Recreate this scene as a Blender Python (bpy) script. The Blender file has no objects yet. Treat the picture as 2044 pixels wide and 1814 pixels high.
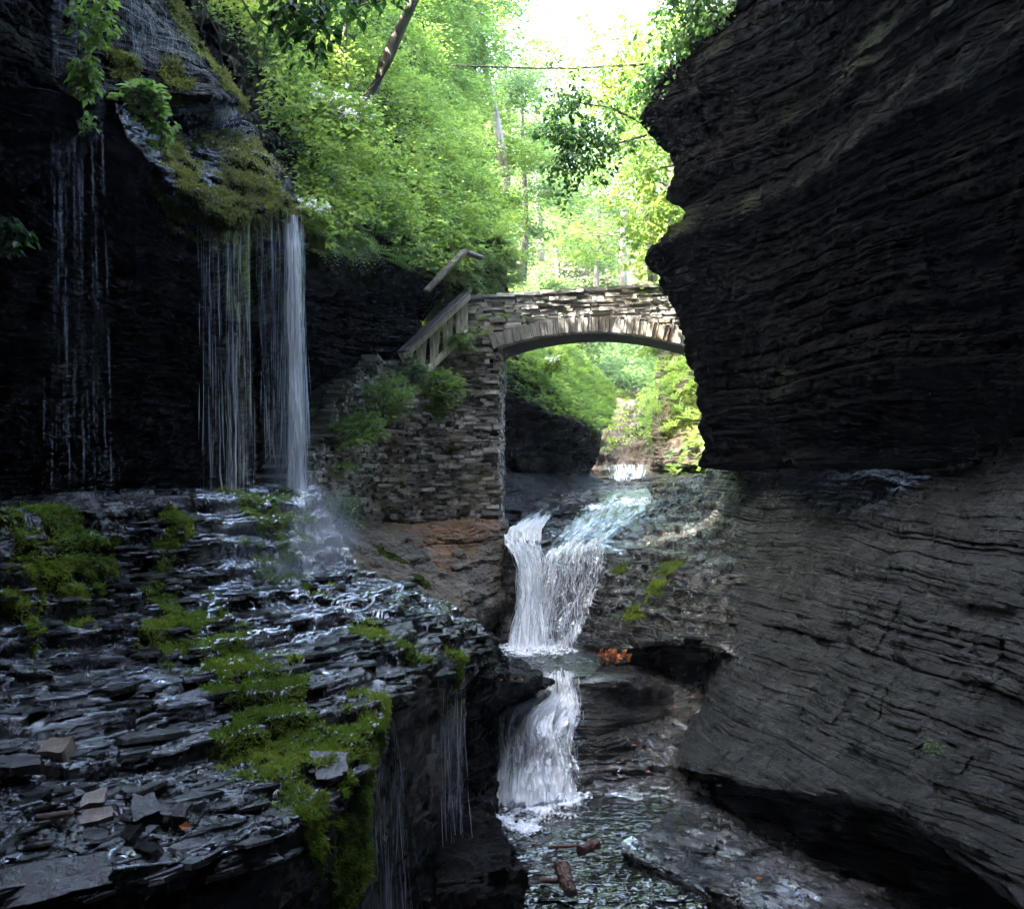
import bpy, math, random
import numpy as np
from mathutils import Vector
random.seed(7)
RG = np.random.default_rng(11)
C = bpy.context.scene.collection
F = 2190.0          # focal length in photo-view pixels (view 2044 x 1814)
PITCH = math.atan(38.0 / F)

# ------------------------------------------------------------------ points
def at(px, py, Y):
    dx, dy = (px - 1022.0) / F, -(py - 907.0) / F
    ry = math.cos(PITCH) - dy * math.sin(PITCH)
    rz = math.sin(PITCH) + dy * math.cos(PITCH)
    s = Y / ry
    return np.array([dx * s, Y, rz * s])

def proj(P):
    c, s = math.cos(PITCH), math.sin(PITCH)
    d = P[:, 1] * c + P[:, 2] * s
    u = -P[:, 1] * s + P[:, 2] * c
    return np.stack([1022 + F * P[:, 0] / d, 907 - F * u / d], 1)

# ------------------------------------------------------------------ noise
def _h(ix, iy, iz, seed):
    n = (ix.astype(np.int64) * 374761393 + iy.astype(np.int64) * 668265263
         + iz.astype(np.int64) * 2147483647 + seed * 1274126177) & 0xffffffff
    n = ((n ^ (n >> 13)) * 1274126177) & 0xffffffff
    n = ((n ^ (n >> 16)) * 2246822519) & 0xffffffff
    n = n ^ (n >> 15)
    return (n & 0xffffff) / float(0xffffff)

def vnoise(x, y, z, seed=0):
    xf, yf, zf = np.floor(x), np.floor(y), np.floor(z)
    fx, fy, fz = x - xf, y - yf, z - zf
    fx = fx*fx*(3-2*fx); fy = fy*fy*(3-2*fy); fz = fz*fz*(3-2*fz)
    r = 0
    for a in (0, 1):
        wa = fx if a else 1-fx
        for b in (0, 1):
            wb = fy if b else 1-fy
            for c in (0, 1):
                wc = fz if c else 1-fz
                r = r + wa*wb*wc*_h(xf+a, yf+b, zf+c, seed)
    return r * 2 - 1

def fbm(x, y, z, seed=0, oct=4, gain=.5):
    r, a, f = 0, 1.0, 1.0
    for k in range(oct):
        r = r + a * vnoise(x*f, y*f, z*f, seed + k*17)
        a *= gain; f *= 2.03
    return r

def strata(x, y, z, seed, sets):
    """bedding: every layer of every set is pushed out by its own amount, broken into blocks along its length"""
    warp = .10*vnoise(x*.45, y*.45, z*.2, seed) + .03*vnoise(x*1.7, y*1.7, z, seed+3)
    o = 0
    for j, (t, a, b) in enumerate(sets):
        q = (z + warp) / t
        k = np.floor(q); f = q - k
        r = _h(k, k*0, k*0, seed+31*j)
        cx = np.floor(x/b + 5*_h(k, k*0+1, k*0, seed) + .25*vnoise(x/b*2, y/b*2, z*0, seed+5))
        cy = np.floor(y/b + 5*_h(k, k*0+2, k*0, seed) + .25*vnoise(x/b*2+9, y/b*2, z*0, seed+6))
        h2 = _h(k, cx, cy, seed+77+j)
        sm = .5+.5*vnoise(x*.9/b, y*.9/b, k*3.7, seed+99+j)
        gm = np.clip(.5+1.2*vnoise(x*.7/b, y*.7/b, k*1.3, seed+60+j), 0, 1)
        e = 1 - gm*np.abs(2*f-1)**5
        o = o + a*((.38*r + .32*h2 + .3*sm)*(.35+.65*e))
    return o

# ------------------------------------------------------------------ lattice
def spl(A, n, axis):
    A = np.moveaxis(np.asarray(A, float), axis, 0)
    m = A.shape[0]
    t = np.linspace(0, m-1, n); i = np.clip(np.floor(t).astype(int), 0, m-2); f = (t-i).reshape((-1,)+(1,)*(A.ndim-1))
    p = lambda k: A[np.clip(k, 0, m-1)]
    p0 = np.where((i-1 < 0).reshape(f.shape), 2*p(i)-p(i+1), p(i-1))
    p3 = np.where((i+2 > m-1).reshape(f.shape), 2*p(i+1)-p(i), p(i+2))
    p1, p2 = p(i), p(i+1)
    s = .5                      # softened Catmull-Rom
    r = p1 + (p2-p1)*(3*f*f-2*f**3) + s*((p2-p0)*.5*(f**3-2*f*f+f) + (p3-p1)*.5*(f**3-f*f)) + (1-s)*(p2-p1)*(2*f**3-3*f*f+f)
    return np.moveaxis(r, 0, axis)

def lat(rows):
    return np.array([[at(*p) if not (len(p) == 4) else np.array(p[1:], float) for p in row] for row in rows])

def grid(rows, nu, nv):
    A = rows if isinstance(rows, np.ndarray) else lat(rows)
    return spl(spl(A, nv, 0), nu, 1)          # [nv, nu, 3]

def normals(G):
    du = np.gradient(G, axis=1); dv = np.gradient(G, axis=0)
    n = np.cross(du, dv)
    n /= np.linalg.norm(n, axis=2, keepdims=True) + 1e-9
    if np.mean(np.sum(n * (-G), axis=2)) < 0: n = -n
    return n

# ------------------------------------------------------------------ mesh
def mesh_np(name, V, Fq, mat, parent=None, smooth=False, attrs=None, link=True):
    me = bpy.data.meshes.new(name)
    V = np.ascontiguousarray(V, dtype=np.float32).reshape(-1, 3)
    Fq = np.ascontiguousarray(Fq, dtype=np.int32)
    k = Fq.shape[1]; nf = Fq.shape[0]
    me.vertices.add(len(V)); me.vertices.foreach_set('co', V.ravel())
    me.loops.add(nf*k); me.loops.foreach_set('vertex_index', Fq.ravel())
    me.polygons.add(nf)
    me.polygons.foreach_set('loop_start', np.arange(0, nf*k, k, dtype=np.int32))
    me.polygons.foreach_set('loop_total', np.full(nf, k, dtype=np.int32))
    me.polygons.foreach_set('use_smooth', np.full(nf, smooth, dtype=bool))
    me.update(calc_edges=True)
    for a, val in (attrs or {}).items():
        at_ = me.attributes.new(a, 'FLOAT', 'POINT')
        at_.data.foreach_set('value', np.ascontiguousarray(val, dtype=np.float32).ravel())
    me.materials.append(mat)
    o = bpy.data.objects.new(name, me)
    C.objects.link(o)
    if parent: o.parent = parent
    return o

def grid_faces(nv, nu, off=0):
    i = np.arange(nv*nu).reshape(nv, nu) + off
    return np.stack([i[:-1, :-1], i[:-1, 1:], i[1:, 1:], i[1:, :-1]], -1).reshape(-1, 4)

def tag(o, label=None, cat=None, group=None, kind=None):
    if label: o['label'] = label
    if cat: o['category'] = cat
    if group: o['group'] = group
    if kind: o['kind'] = kind
    return o

def empty(name, loc, label, cat, group=None):
    o = bpy.data.objects.new(name, None); C.objects.link(o); o.location = [float(v) for v in loc]
    o.empty_display_size = .2
    return tag(o, label, cat, group)

def child(o, parent):
    """part built in world coordinates, hung under its thing at the thing's base"""
    o.parent = parent
    me = o.data
    n = len(me.vertices); co = np.empty(n*3, np.float32); me.vertices.foreach_get('co', co)
    co = co.reshape(-1, 3) - np.array(parent.matrix_basis.translation if parent.parent is None else world_of(parent), np.float32)
    me.vertices.foreach_set('co', co.ravel()); me.update()
    return o

def world_of(o):
    v = Vector((0, 0, 0))
    while o: v += o.location; o = o.parent
    return v

class MB:
    def __init__(s): s.v = []; s.f = []; s.n = 0
    def add(s, V, Fc):
        V = np.asarray(V, float); s.v.append(V); s.f += [tuple(i + s.n for i in f) for f in Fc]; s.n += len(V)
    def box(s, c, ax, ay, az, hx, hy, hz, jit=0):
        c, ax, ay, az = map(lambda q: np.asarray(q, float), (c, ax, ay, az))
        V = [c + ax*hx*i + ay*hy*j + az*hz*k for k in (-1, 1) for j in (-1, 1) for i in (-1, 1)]
        V = np.array(V)
        if jit: V = V + RG.uniform(-jit, jit, V.shape)
        s.add(V, [(0,2,3,1),(4,5,7,6),(0,1,5,4),(2,6,7,3),(0,4,6,2),(1,3,7,5)])
    def tube(s, pts, rad, k=6):
        pts = [np.asarray(p, float) for p in pts]
        V = []; 
        for i, p in enumerate(pts):
            d = pts[min(i+1, len(pts)-1)] - pts[max(i-1, 0)]; d /= np.linalg.norm(d)+1e-9
            a = np.cross(d, [0, 0, 1.0]) if abs(d[2]) < .9 else np.cross(d, [1.0, 0, 0]); a /= np.linalg.norm(a)
            b = np.cross(d, a)
            for j in range(k):
                t = 2*math.pi*j/k; V.append(p + rad[i]*(a*math.cos(t)+b*math.sin(t)))
        Fc = [(i*k+j, i*k+(j+1) % k, (i+1)*k+(j+1) % k, (i+1)*k+j) for i in range(len(pts)-1) for j in range(k)]
        Fc += [tuple(range(k))[::-1], tuple((len(pts)-1)*k+j for j in range(k))]
        s.add(V, Fc)
    def build(s, name, mat, parent=None, bevel=0, smooth=False):
        me = bpy.data.meshes.new(name)
        V = np.concatenate(s.v)
        if parent is not None: V = V - np.array(world_of(parent))
        me.from_pydata(V.tolist(), [], s.f); me.materials.append(mat); me.update()
        if smooth: me.polygons.foreach_set('use_smooth', [True]*len(me.polygons))
        o = bpy.data.objects.new(name, me); C.objects.link(o)
        if parent is not None: o.parent = parent
        if bevel:
            m = o.modifiers.new('bevel', 'BEVEL'); m.width = bevel; m.segments = 1; m.limit_method = 'NONE'
        return o

# ------------------------------------------------------------------ materials
def nt(name):
    m = bpy.data.materials.new(name); m.use_nodes = True; n = m.node_tree; n.nodes.clear()
    return m, n
def N(n, t, **kw):
    x = n.nodes.new(t)
    for k, v in kw.items():
        if k.startswith('i_'):
            key = k[2:].replace('_', ' ')
            x.inputs[int(key) if key.isdigit() else key].default_value = v
        else: setattr(x, k, v)
    return x
def L(n, a, b): n.links.new(a, b)
def ramp(n, src, stops):
    r = N(n, 'ShaderNodeValToRGB'); e = r.color_ramp.elements
    while len(e) < len(stops): e.new(.5)
    for el, (p, c) in zip(e, stops):
        el.position = p; el.color = (c if len(c) == 4 else (*c, 1)) if not isinstance(c, (int, float)) else (c, c, c, 1)
    L(n, src, r.inputs[0]); return r.outputs[0]
def mix(n, fac, a, b, blend='MIX'):
    m = N(n, 'ShaderNodeMix', data_type='RGBA', blend_type=blend)
    if isinstance(fac, (int, float)): m.inputs[0].default_value = fac
    else: L(n, fac, m.inputs[0])
    for s, i in ((a, 6), (b, 7)):
        if isinstance(s, tuple): m.inputs[i].default_value = (*s, 1) if len(s) == 3 else s
        else: L(n, s, m.inputs[i])
    return m.outputs[2]
def math_(n, op, a, b=None):
    m = N(n, 'ShaderNodeMath', operation=op)
    for i, s in enumerate((a, b)):
        if s is None: continue
        if isinstance(s, (int, float)): m.inputs[i].default_value = s
        else: L(n, s, m.inputs[i])
    return m.outputs[0]
def noise(n, vec, scale, detail=4, rough=.55, scl=None):
    if scl:
        mp = N(n, 'ShaderNodeMapping'); mp.inputs['Scale'].default_value = scl; L(n, vec, mp.inputs[0]); vec = mp.outputs[0]
    t = N(n, 'ShaderNodeTexNoise', i_Scale=scale, i_Detail=detail, i_Roughness=rough); L(n, vec, t.inputs[0])
    return t.outputs[0]

def rock_mat(name, dark, mid, light, r0=.16, r1=.5, bump=.5, bscale=1.0, moss=(.015, .024, .004), moss2=(.05, .07, .01), stain=(.40, .20, .085), spec=.5, lichen=None, wlow=.12, warm=(1.35, 1.1, .85)):
    m, n = nt(name)
    tc = N(n, 'ShaderNodeTexCoord').outputs['Object']
    a = noise(n, tc, 1.6, 6, .6, (1, 1, 5))
    b = noise(n, tc, 7, 6, .65, (1, 1, 7))
    c = noise(n, tc, 60, 3, .6)
    col = ramp(n, math_(n, 'ADD', math_(n, 'MULTIPLY', a, .55), math_(n, 'MULTIPLY', b, .45)), [(.36, dark), (.5, mid), (.66, light)])
    col = mix(n, .5, col, ramp(n, c, [(.35, .45), (.65, 1.0)]), 'MULTIPLY')
    brown = noise(n, tc, .8, 3)
    col = mix(n, ramp(n, brown, [(.5, 0.0), (.68, .55)]), col, tuple(min(1, v*k) for v, k in zip(mid, warm)))
    if lichen:
        li = noise(n, tc, 3.0, 5, .7)
        col = mix(n, ramp(n, li, [(.52, 0.0), (.64, .7)]), col, lichen)
    st = N(n, 'ShaderNodeAttribute', attribute_name='stain').outputs['Fac']
    sn = noise(n, tc, 3, 5, .6, (2.5, 2.5, .6))
    stm = math_(n, 'MULTIPLY', st, ramp(n, sn, [(.38, 0.0), (.55, 1.0)]))
    col = mix(n, stm, col, mix(n, noise(n, tc, 9, 3), stain, tuple(v*.35 for v in stain)))
    mo = N(n, 'ShaderNodeAttribute', attribute_name='moss').outputs['Fac']
    mc = mix(n, ramp(n, noise(n, tc, 14, 5, .7), [(.35, 0.0), (.65, 1.0)]), moss, moss2)
    mom = ramp(n, mo, [(.42, 0.0), (.56, 1.0)])
    col = mix(n, mom, col, mc)
    ro = ramp(n, noise(n, tc, 4, 5, .65), [(.34, r0), (.62, r1)])
    ro = mix(n, mom, ro, (.85, .85, .85))
    p = N(n, 'ShaderNodeBsdfPrincipled')
    p.inputs['Specular IOR Level'].default_value = spec
    L(n, col, p.inputs['Base Color']); L(n, ro, p.inputs['Roughness'])
    wetm = ramp(n, noise(n, tc, 1.7, 5, .7, (1, 1, 1.6)), [(.44, spec*wlow), (.56, spec)])
    wetm = mix(n, mom, wetm, (.05, .05, .05)); L(n, wetm, p.inputs['Specular IOR Level'])
    h = math_(n, 'ADD', math_(n, 'MULTIPLY', noise(n, tc, 16*bscale, 6, .7, (1, 1, 3.5)), 1.0), math_(n, 'MULTIPLY', noise(n, tc, 70*bscale, 4, .7), .35))
    bp = N(n, 'ShaderNodeBump', i_Strength=bump, i_Distance=.05); L(n, h, bp.inputs['Height']); L(n, bp.outputs[0], p.inputs['Normal'])
    o = N(n, 'ShaderNodeOutputMaterial'); L(n, p.outputs[0], o.inputs[0])
    return m

def leaf_mat(name, c1, c2, c3, trans=.45, rough=.45, spec=.35):
    m, n = nt(name)
    g = N(n, 'ShaderNodeNewGeometry')
    tc = N(n, 'ShaderNodeTexCoord').outputs['Object']
    col = ramp(n, g.outputs['Random Per Island'], [(0.0, c1), (.5, c2), (1.0, c3)])
    col = mix(n, .55, col, ramp(n, noise(n, tc, .9, 3), [(.36, c1), (.5, c2), (.64, c3)]))
    p = N(n, 'ShaderNodeBsdfPrincipled', i_Roughness=rough); p.inputs['Specular IOR Level'].default_value = spec
    L(n, col, p.inputs['Base Color'])
    t = N(n, 'ShaderNodeBsdfTranslucent'); L(n, mix(n, .6, col, (1.0, 1.0, .35), 'MULTIPLY'), t.inputs[0])
    hs = N(n, 'ShaderNodeHueSaturation', i_Value=1.7, i_Saturation=.95); L(n, col, hs.inputs['Color']); L(n, hs.outputs[0], t.inputs[0])
    mx = N(n, 'ShaderNodeMixShader', i_Fac=trans); L(n, p.outputs[0], mx.inputs[1]); L(n, t.outputs[0], mx.inputs[2])
    o = N(n, 'ShaderNodeOutputMaterial'); L(n, mx.outputs[0], o.inputs[0]); return m

def simple_mat(name, c1, c2, scale=8, rough=.7, scl=None, bump=.3, spec=.4):
    m, n = nt(name); tc = N(n, 'ShaderNodeTexCoord').outputs['Object']
    g = N(n, 'ShaderNodeNewGeometry')
    f = noise(n, tc, scale, 6, .65, scl)
    col = ramp(n, f, [(.32, c1), (.68, c2)])
    col = mix(n, .8, col, ramp(n, g.outputs['Random Per Island'], [(0.0, .45), (.7, 1.0), (1.0, 1.5)]), 'MULTIPLY')
    p = N(n, 'ShaderNodeBsdfPrincipled', i_Roughness=rough); p.inputs['Specular IOR Level'].default_value = spec
    L(n, col, p.inputs['Base Color'])
    bp = N(n, 'ShaderNodeBump', i_Strength=bump, i_Distance=.03); L(n, noise(n, tc, scale*4, 5, .7, scl), bp.inputs['Height']); L(n, bp.outputs[0], p.inputs['Normal'])
    o = N(n, 'ShaderNodeOutputMaterial'); L(n, p.outputs[0], o.inputs[0]); return m

def masonry_mat(name, dark, mid, light, moss=0.0):
    m, n = nt(name); tc = N(n, 'ShaderNodeTexCoord').outputs['Object']
    g = N(n, 'ShaderNodeNewGeometry')
    col = ramp(n, g.outputs['Random Per Island'], [(0.0, dark), (.35, mid), (.8, light), (1.0, tuple(v*1.35 for v in light))])
    col = mix(n, .7, col, ramp(n, noise(n, tc, 11, 6, .7), [(.35, .5), (.62, 1.15)]), 'MULTIPLY')
    col = mix(n, ramp(n, noise(n, tc, 1.1, 3), [(.48, 0.0), (.65, .5)]), col, tuple(v*k for v, k in zip(mid, (1.25, .95, .6))))
    if moss:
        col = mix(n, ramp(n, noise(n, tc, 2.2, 5, .7), [(.62-moss*.2, 0.0), (.72-moss*.2, .85)]), col, (.05, .06, .014))
    p = N(n, 'ShaderNodeBsdfPrincipled', i_Roughness=.72); p.inputs['Specular IOR Level'].default_value = .3
    L(n, col, p.inputs['Base Color'])
    bp = N(n, 'ShaderNodeBump', i_Strength=.6, i_Distance=.02); L(n, noise(n, tc, 45, 5, .7), bp.inputs['Height']); L(n, bp.outputs[0], p.inputs['Normal'])
    o = N(n, 'ShaderNodeOutputMaterial'); L(n, p.outputs[0], o.inputs[0]); return m

def pool_mat(name, foam_c=(.8, .85, .92), scale=9):
    m, n = nt(name); tc = N(n, 'ShaderNodeTexCoord').outputs['Object']
    fo = N(n, 'ShaderNodeAttribute', attribute_name='foam').outputs['Fac']
    fm = math_(n, 'ADD', fo, math_(n, 'MULTIPLY', math_(n, 'SUBTRACT', noise(n, tc, 12, 5, .75), .5), .9))
    fm = ramp(n, fm, [(.48, 0.0), (1.0, .95)])
    p = N(n, 'ShaderNodeBsdfPrincipled', i_Roughness=.03); p.inputs['Base Color'].default_value = (.012, .014, .013, 1)
    p.inputs['Specular IOR Level'].default_value = .6
    h = noise(n, tc, scale, 2, .5, (.7, 1.2, 1))
    bp = N(n, 'ShaderNodeBump', i_Strength=.6, i_Distance=.10); L(n, h, bp.inputs['Height']); L(n, bp.outputs[0], p.inputs['Normal'])
    d = N(n, 'ShaderNodeBsdfPrincipled', i_Roughness=.5); d.inputs['Base Color'].default_value = (*foam_c, 1)
    mx = N(n, 'ShaderNodeMixShader'); L(n, fm, mx.inputs[0]); L(n, p.outputs[0], mx.inputs[1]); L(n, d.outputs[0], mx.inputs[2])
    o = N(n, 'ShaderNodeOutputMaterial'); L(n, mx.outputs[0], o.inputs[0]); return m

def fall_mat(name, dens, streak=34, alongc=1.2, sheen=False):
    """white water: streaks stretched along the flow (uv-like attributes s across, t along), clear between them"""
    m, n = nt(name)
    s = N(n, 'ShaderNodeAttribute', attribute_name='across').outputs['Fac']
    t = N(n, 'ShaderNodeAttribute', attribute_name='along').outputs['Fac']
    fo = N(n, 'ShaderNodeAttribute', attribute_name='foam').outputs['Fac']
    cv = N(n, 'ShaderNodeCombineXYZ'); L(n, math_(n, 'MULTIPLY', s, streak), cv.inputs[0]); L(n, math_(n, 'MULTIPLY', t, alongc), cv.inputs[1])
    cv2 = N(n, 'ShaderNodeCombineXYZ'); L(n, math_(n, 'MULTIPLY', s, streak*.28), cv2.inputs[0]); L(n, math_(n, 'MULTIPLY', t, alongc*.7), cv2.inputs[1])
    a = math_(n, 'ADD', math_(n, 'MULTIPLY', noise(n, cv.outputs[0], 1.0, 4, .65), .5), math_(n, 'MULTIPLY', noise(n, cv2.outputs[0], 1.0, 4, .6), .5))
    f = math_(n, 'ADD', math_(n, 'ADD', a, math_(n, 'MULTIPLY', fo, .5)), dens-.5)
    f = ramp(n, f, [(.45, 0.0), (.58, 1.0)])
    w = N(n, 'ShaderNodeBsdfPrincipled', i_Roughness=.35); w.inputs['Base Color'].default_value = (.82, .87, .95, 1)
    tl = N(n, 'ShaderNodeBsdfTranslucent'); tl.inputs[0].default_value = (.8, .87, .95, 1)
    w.inputs['Base Color'].default_value = (.93, .95, .98, 1); w.inputs['Specular IOR Level'].default_value = 1.0
    wm = N(n, 'ShaderNodeMixShader', i_Fac=.3); L(n, w.outputs[0], wm.inputs[1]); L(n, tl.outputs[0], wm.inputs[2])
    if sheen:
        g2 = N(n, 'ShaderNodeBsdfGlossy', i_Roughness=.22); g2.inputs[0].default_value = (.62, .69, .82, 1)
        wm.inputs[0].default_value = .12
        wq = N(n, 'ShaderNodeMixShader', i_Fac=.14); L(n, g2.outputs[0], wq.inputs[1]); L(n, w.outputs[0], wq.inputs[2]); wm = wq
    g = N(n, 'ShaderNodeBsdfGlossy', i_Roughness=.12); g.inputs[0].default_value = (.9, .95, 1, 1)
    tr = N(n, 'ShaderNodeBsdfTransparent')
    cl = N(n, 'ShaderNodeMixShader', i_Fac=.12); L(n, tr.outputs[0], cl.inputs[1]); L(n, g.outputs[0], cl.inputs[2])
    mx = N(n, 'ShaderNodeMixShader'); L(n, f, mx.inputs[0]); L(n, cl.outputs[0], mx.inputs[1]); L(n, wm.outputs[0], mx.inputs[2])
    bp = N(n, 'ShaderNodeBump', i_Strength=.7, i_Distance=.04); L(n, a, bp.inputs['Height']); L(n, bp.outputs[0], w.inputs['Normal']); L(n, bp.outputs[0], g.inputs['Normal'])
    if sheen: cl.inputs[0].default_value = .03; bp.inputs['Strength'].default_value = .12; L(n, bp.outputs[0], g2.inputs['Normal'])
    o = N(n, 'ShaderNodeOutputMaterial'); L(n, mx.outputs[0], o.inputs[0]); return m

def thread_mat(name, alpha):
    m, n = nt(name)
    w = N(n, 'ShaderNodeBsdfPrincipled', i_Roughness=.2); w.inputs['Base Color'].default_value = (.8, .87, .95, 1)
    tl = N(n, 'ShaderNodeBsdfTranslucent'); tl.inputs[0].default_value = (.8, .88, .97, 1)
    wm = N(n, 'ShaderNodeMixShader', i_Fac=.5); L(n, w.outputs[0], wm.inputs[1]); L(n, tl.outputs[0], wm.inputs[2])
    tr = N(n, 'ShaderNodeBsdfTransparent')
    g = N(n, 'ShaderNodeNewGeometry')
    al = math_(n, 'MULTIPLY', ramp(n, g.outputs['Random Per Island'], [(0.0, .35), (1.0, 1.0)]), alpha)
    mx = N(n, 'ShaderNodeMixShader'); L(n, al, mx.inputs[0]); L(n, tr.outputs[0], mx.inputs[1]); L(n, wm.outputs[0], mx.inputs[2])
    o = N(n, 'ShaderNodeOutputMaterial'); L(n, mx.outputs[0], o.inputs[0]); return m

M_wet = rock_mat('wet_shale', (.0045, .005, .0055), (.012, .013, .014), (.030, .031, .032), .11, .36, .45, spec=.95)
M_dark = rock_mat('shade_toned_shale', (.0006, .0007, .0007), (.0014, .0015, .0014), (.004, .0042, .0038), .55, .9, .7, spec=.015, warm=(.8, 1.0, .8), moss=(.003, .005, .001), moss2=(.007, .011, .002))  # near-black albedo carries the shade of the overhang and caves
M_black = rock_mat('black_wet_shale', (.002, .002, .0022), (.006, .006, .0065), (.014, .014, .014), .18, .55, .7, spec=.13)
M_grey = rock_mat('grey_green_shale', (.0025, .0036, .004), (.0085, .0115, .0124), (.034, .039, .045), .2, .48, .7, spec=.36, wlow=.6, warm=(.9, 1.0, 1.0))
M_tan = rock_mat('tan_shale', (.035, .031, .026), (.11, .095, .076), (.25, .22, .175), .35, .7, .8, spec=.3)
M_bed = rock_mat('stream_shale', (.006, .0065, .006), (.018, .018, .016), (.042, .040, .034), .12, .36, .45, spec=.6)
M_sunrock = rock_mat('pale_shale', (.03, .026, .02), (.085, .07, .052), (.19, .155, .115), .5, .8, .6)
M_soil = rock_mat('mossy_soil', (.008, .011, .004), (.018, .024, .008), (.035, .04, .016), .7, .95, .5)
M_leaf = leaf_mat('fresh_leaf', (.07, .145, .018), (.15, .25, .03), (.28, .37, .045))
M_leafy = leaf_mat('yellow_green_leaf', (.085, .175, .028), (.16, .265, .042), (.27, .35, .065))
M_leafb = leaf_mat('blue_green_leaf', (.05, .11, .035), (.10, .18, .05), (.17, .25, .07))
M_leafd = leaf_mat('shade_toned_leaf', (.012, .04, .008), (.025, .075, .012), (.06, .13, .018))  # darker copy of the leaf colour, standing in for shade and backlight
M_fern = leaf_mat('fern_leaf', (.07, .14, .022), (.13, .21, .035), (.2, .28, .05))
M_moss = leaf_mat('moss_tuft', (.045, .085, .009), (.11, .18, .014), (.25, .32, .025), .35, .8, .1)
M_hang = leaf_mat('hanging_moss', (.07, .09, .018), (.14, .16, .03), (.25, .265, .05), .3, .8, .1)
M_petal = leaf_mat('white_petal', (.6, .62, .6), (.75, .77, .75), (.85, .86, .84), .35)
M_bark = simple_mat('bark', (.05, .042, .034), (.17, .15, .125), 9, .85, (1, 1, .2), .6)
M_palebark = simple_mat('pale_bark', (.2, .17, .14), (.42, .38, .33), 9, .8, (1, 1, .2), .4)
M_wood = simple_mat('weathered_wood', (.42, .36, .28), (.74, .67, .54), 5, .75, (2, 2, .4), .4)
M_wooddark = simple_mat('dark_wood', (.05, .05, .055), (.15, .14, .14), 6, .6, (2, 2, .6), .4)
M_log = simple_mat('wet_driftwood', (.03, .012, .008), (.16, .06, .035), 14, .35, (1, 1, 1), .6, .6)
M_autumn = leaf_mat('brown_leaf', (.20, .05, .015), (.38, .12, .03), (.6, .25, .05), .3)
M_wallst = masonry_mat('dry_stone', (.055, .053, .049), (.22, .208, .185), (.50, .475, .43), .3)
M_bridge = masonry_mat('bridge_stone', (.17, .165, .155), (.36, .35, .325), (.56, .54, .505))
M_arch = masonry_mat('arch_stone', (.22, .21, .20), (.33, .32, .30), (.44, .425, .40))
M_step = masonry_mat('step_stone', (.08, .07, .06), (.13, .115, .10), (.2, .175, .15))
M_mortar = simple_mat('dark_mortar', (.02, .018, .015), (.05, .045, .038), 9, .9)
M_slab = simple_mat('wet_slab', (.012, .013, .014), (.042, .043, .046), 7, .22, (1, 1, 1), .5, .6)
M_tanslab = simple_mat('tan_slab', (.14, .10, .07), (.38, .30, .23), 9, .3, (1, 1, 1), .5, .6)
M_pool = pool_mat('pool_water', scale=5.5)
M_fallw = fall_mat('falling_white_water', .50, 24, 1.6)
M_fallt = fall_mat('thin_sheet_water', .42, 26, 1.6)
M_film = fall_mat('stream_film', .34, 16, 2.2)
M_sheen = fall_mat('painted_water_sheen', .38, 9, 3, True)  # pale blue gloss painted as highlights on wet rock
M_veil = fall_mat('thin_veil', .36, 42, .22)
M_fallsheet = fall_mat('streaked_white_water', .44, 13, .9)
M_thread = thread_mat('water_thread', .42)
M_splash = thread_mat('splash_thread', 1.0)
M_faint = thread_mat('faint_thread', .2)

# ------------------------------------------------------------------ rock builder
PATCH = {}
def blobs(P, lst, seed=5, amp=.35, fr=2.5):
    """lst of (px, py, Y, r): a field near 1 inside the blobs, ragged at the edges"""
    x, y, z = P[..., 0], P[..., 1], P[..., 2]
    out = np.zeros(x.shape)
    nz = fbm(x*fr, y*fr, z*fr, seed, 4, .6)
    for (px, py, Y, r) in lst:
        c = at(px, py, Y)
        d = np.sqrt((x-c[0])**2 + (y-c[1])**2 + (z-c[2])**2)
        out = np.maximum(out, np.clip(1.25 - d/r*.75, 0, 1))
    nf = fbm(x*fr*5, y*fr*5, z*fr*3, seed+4, 3, .6)
    return np.clip(out + amp*nz*(out > 0) + amp*.45*nf*(out > 0), 0, 1)

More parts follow.
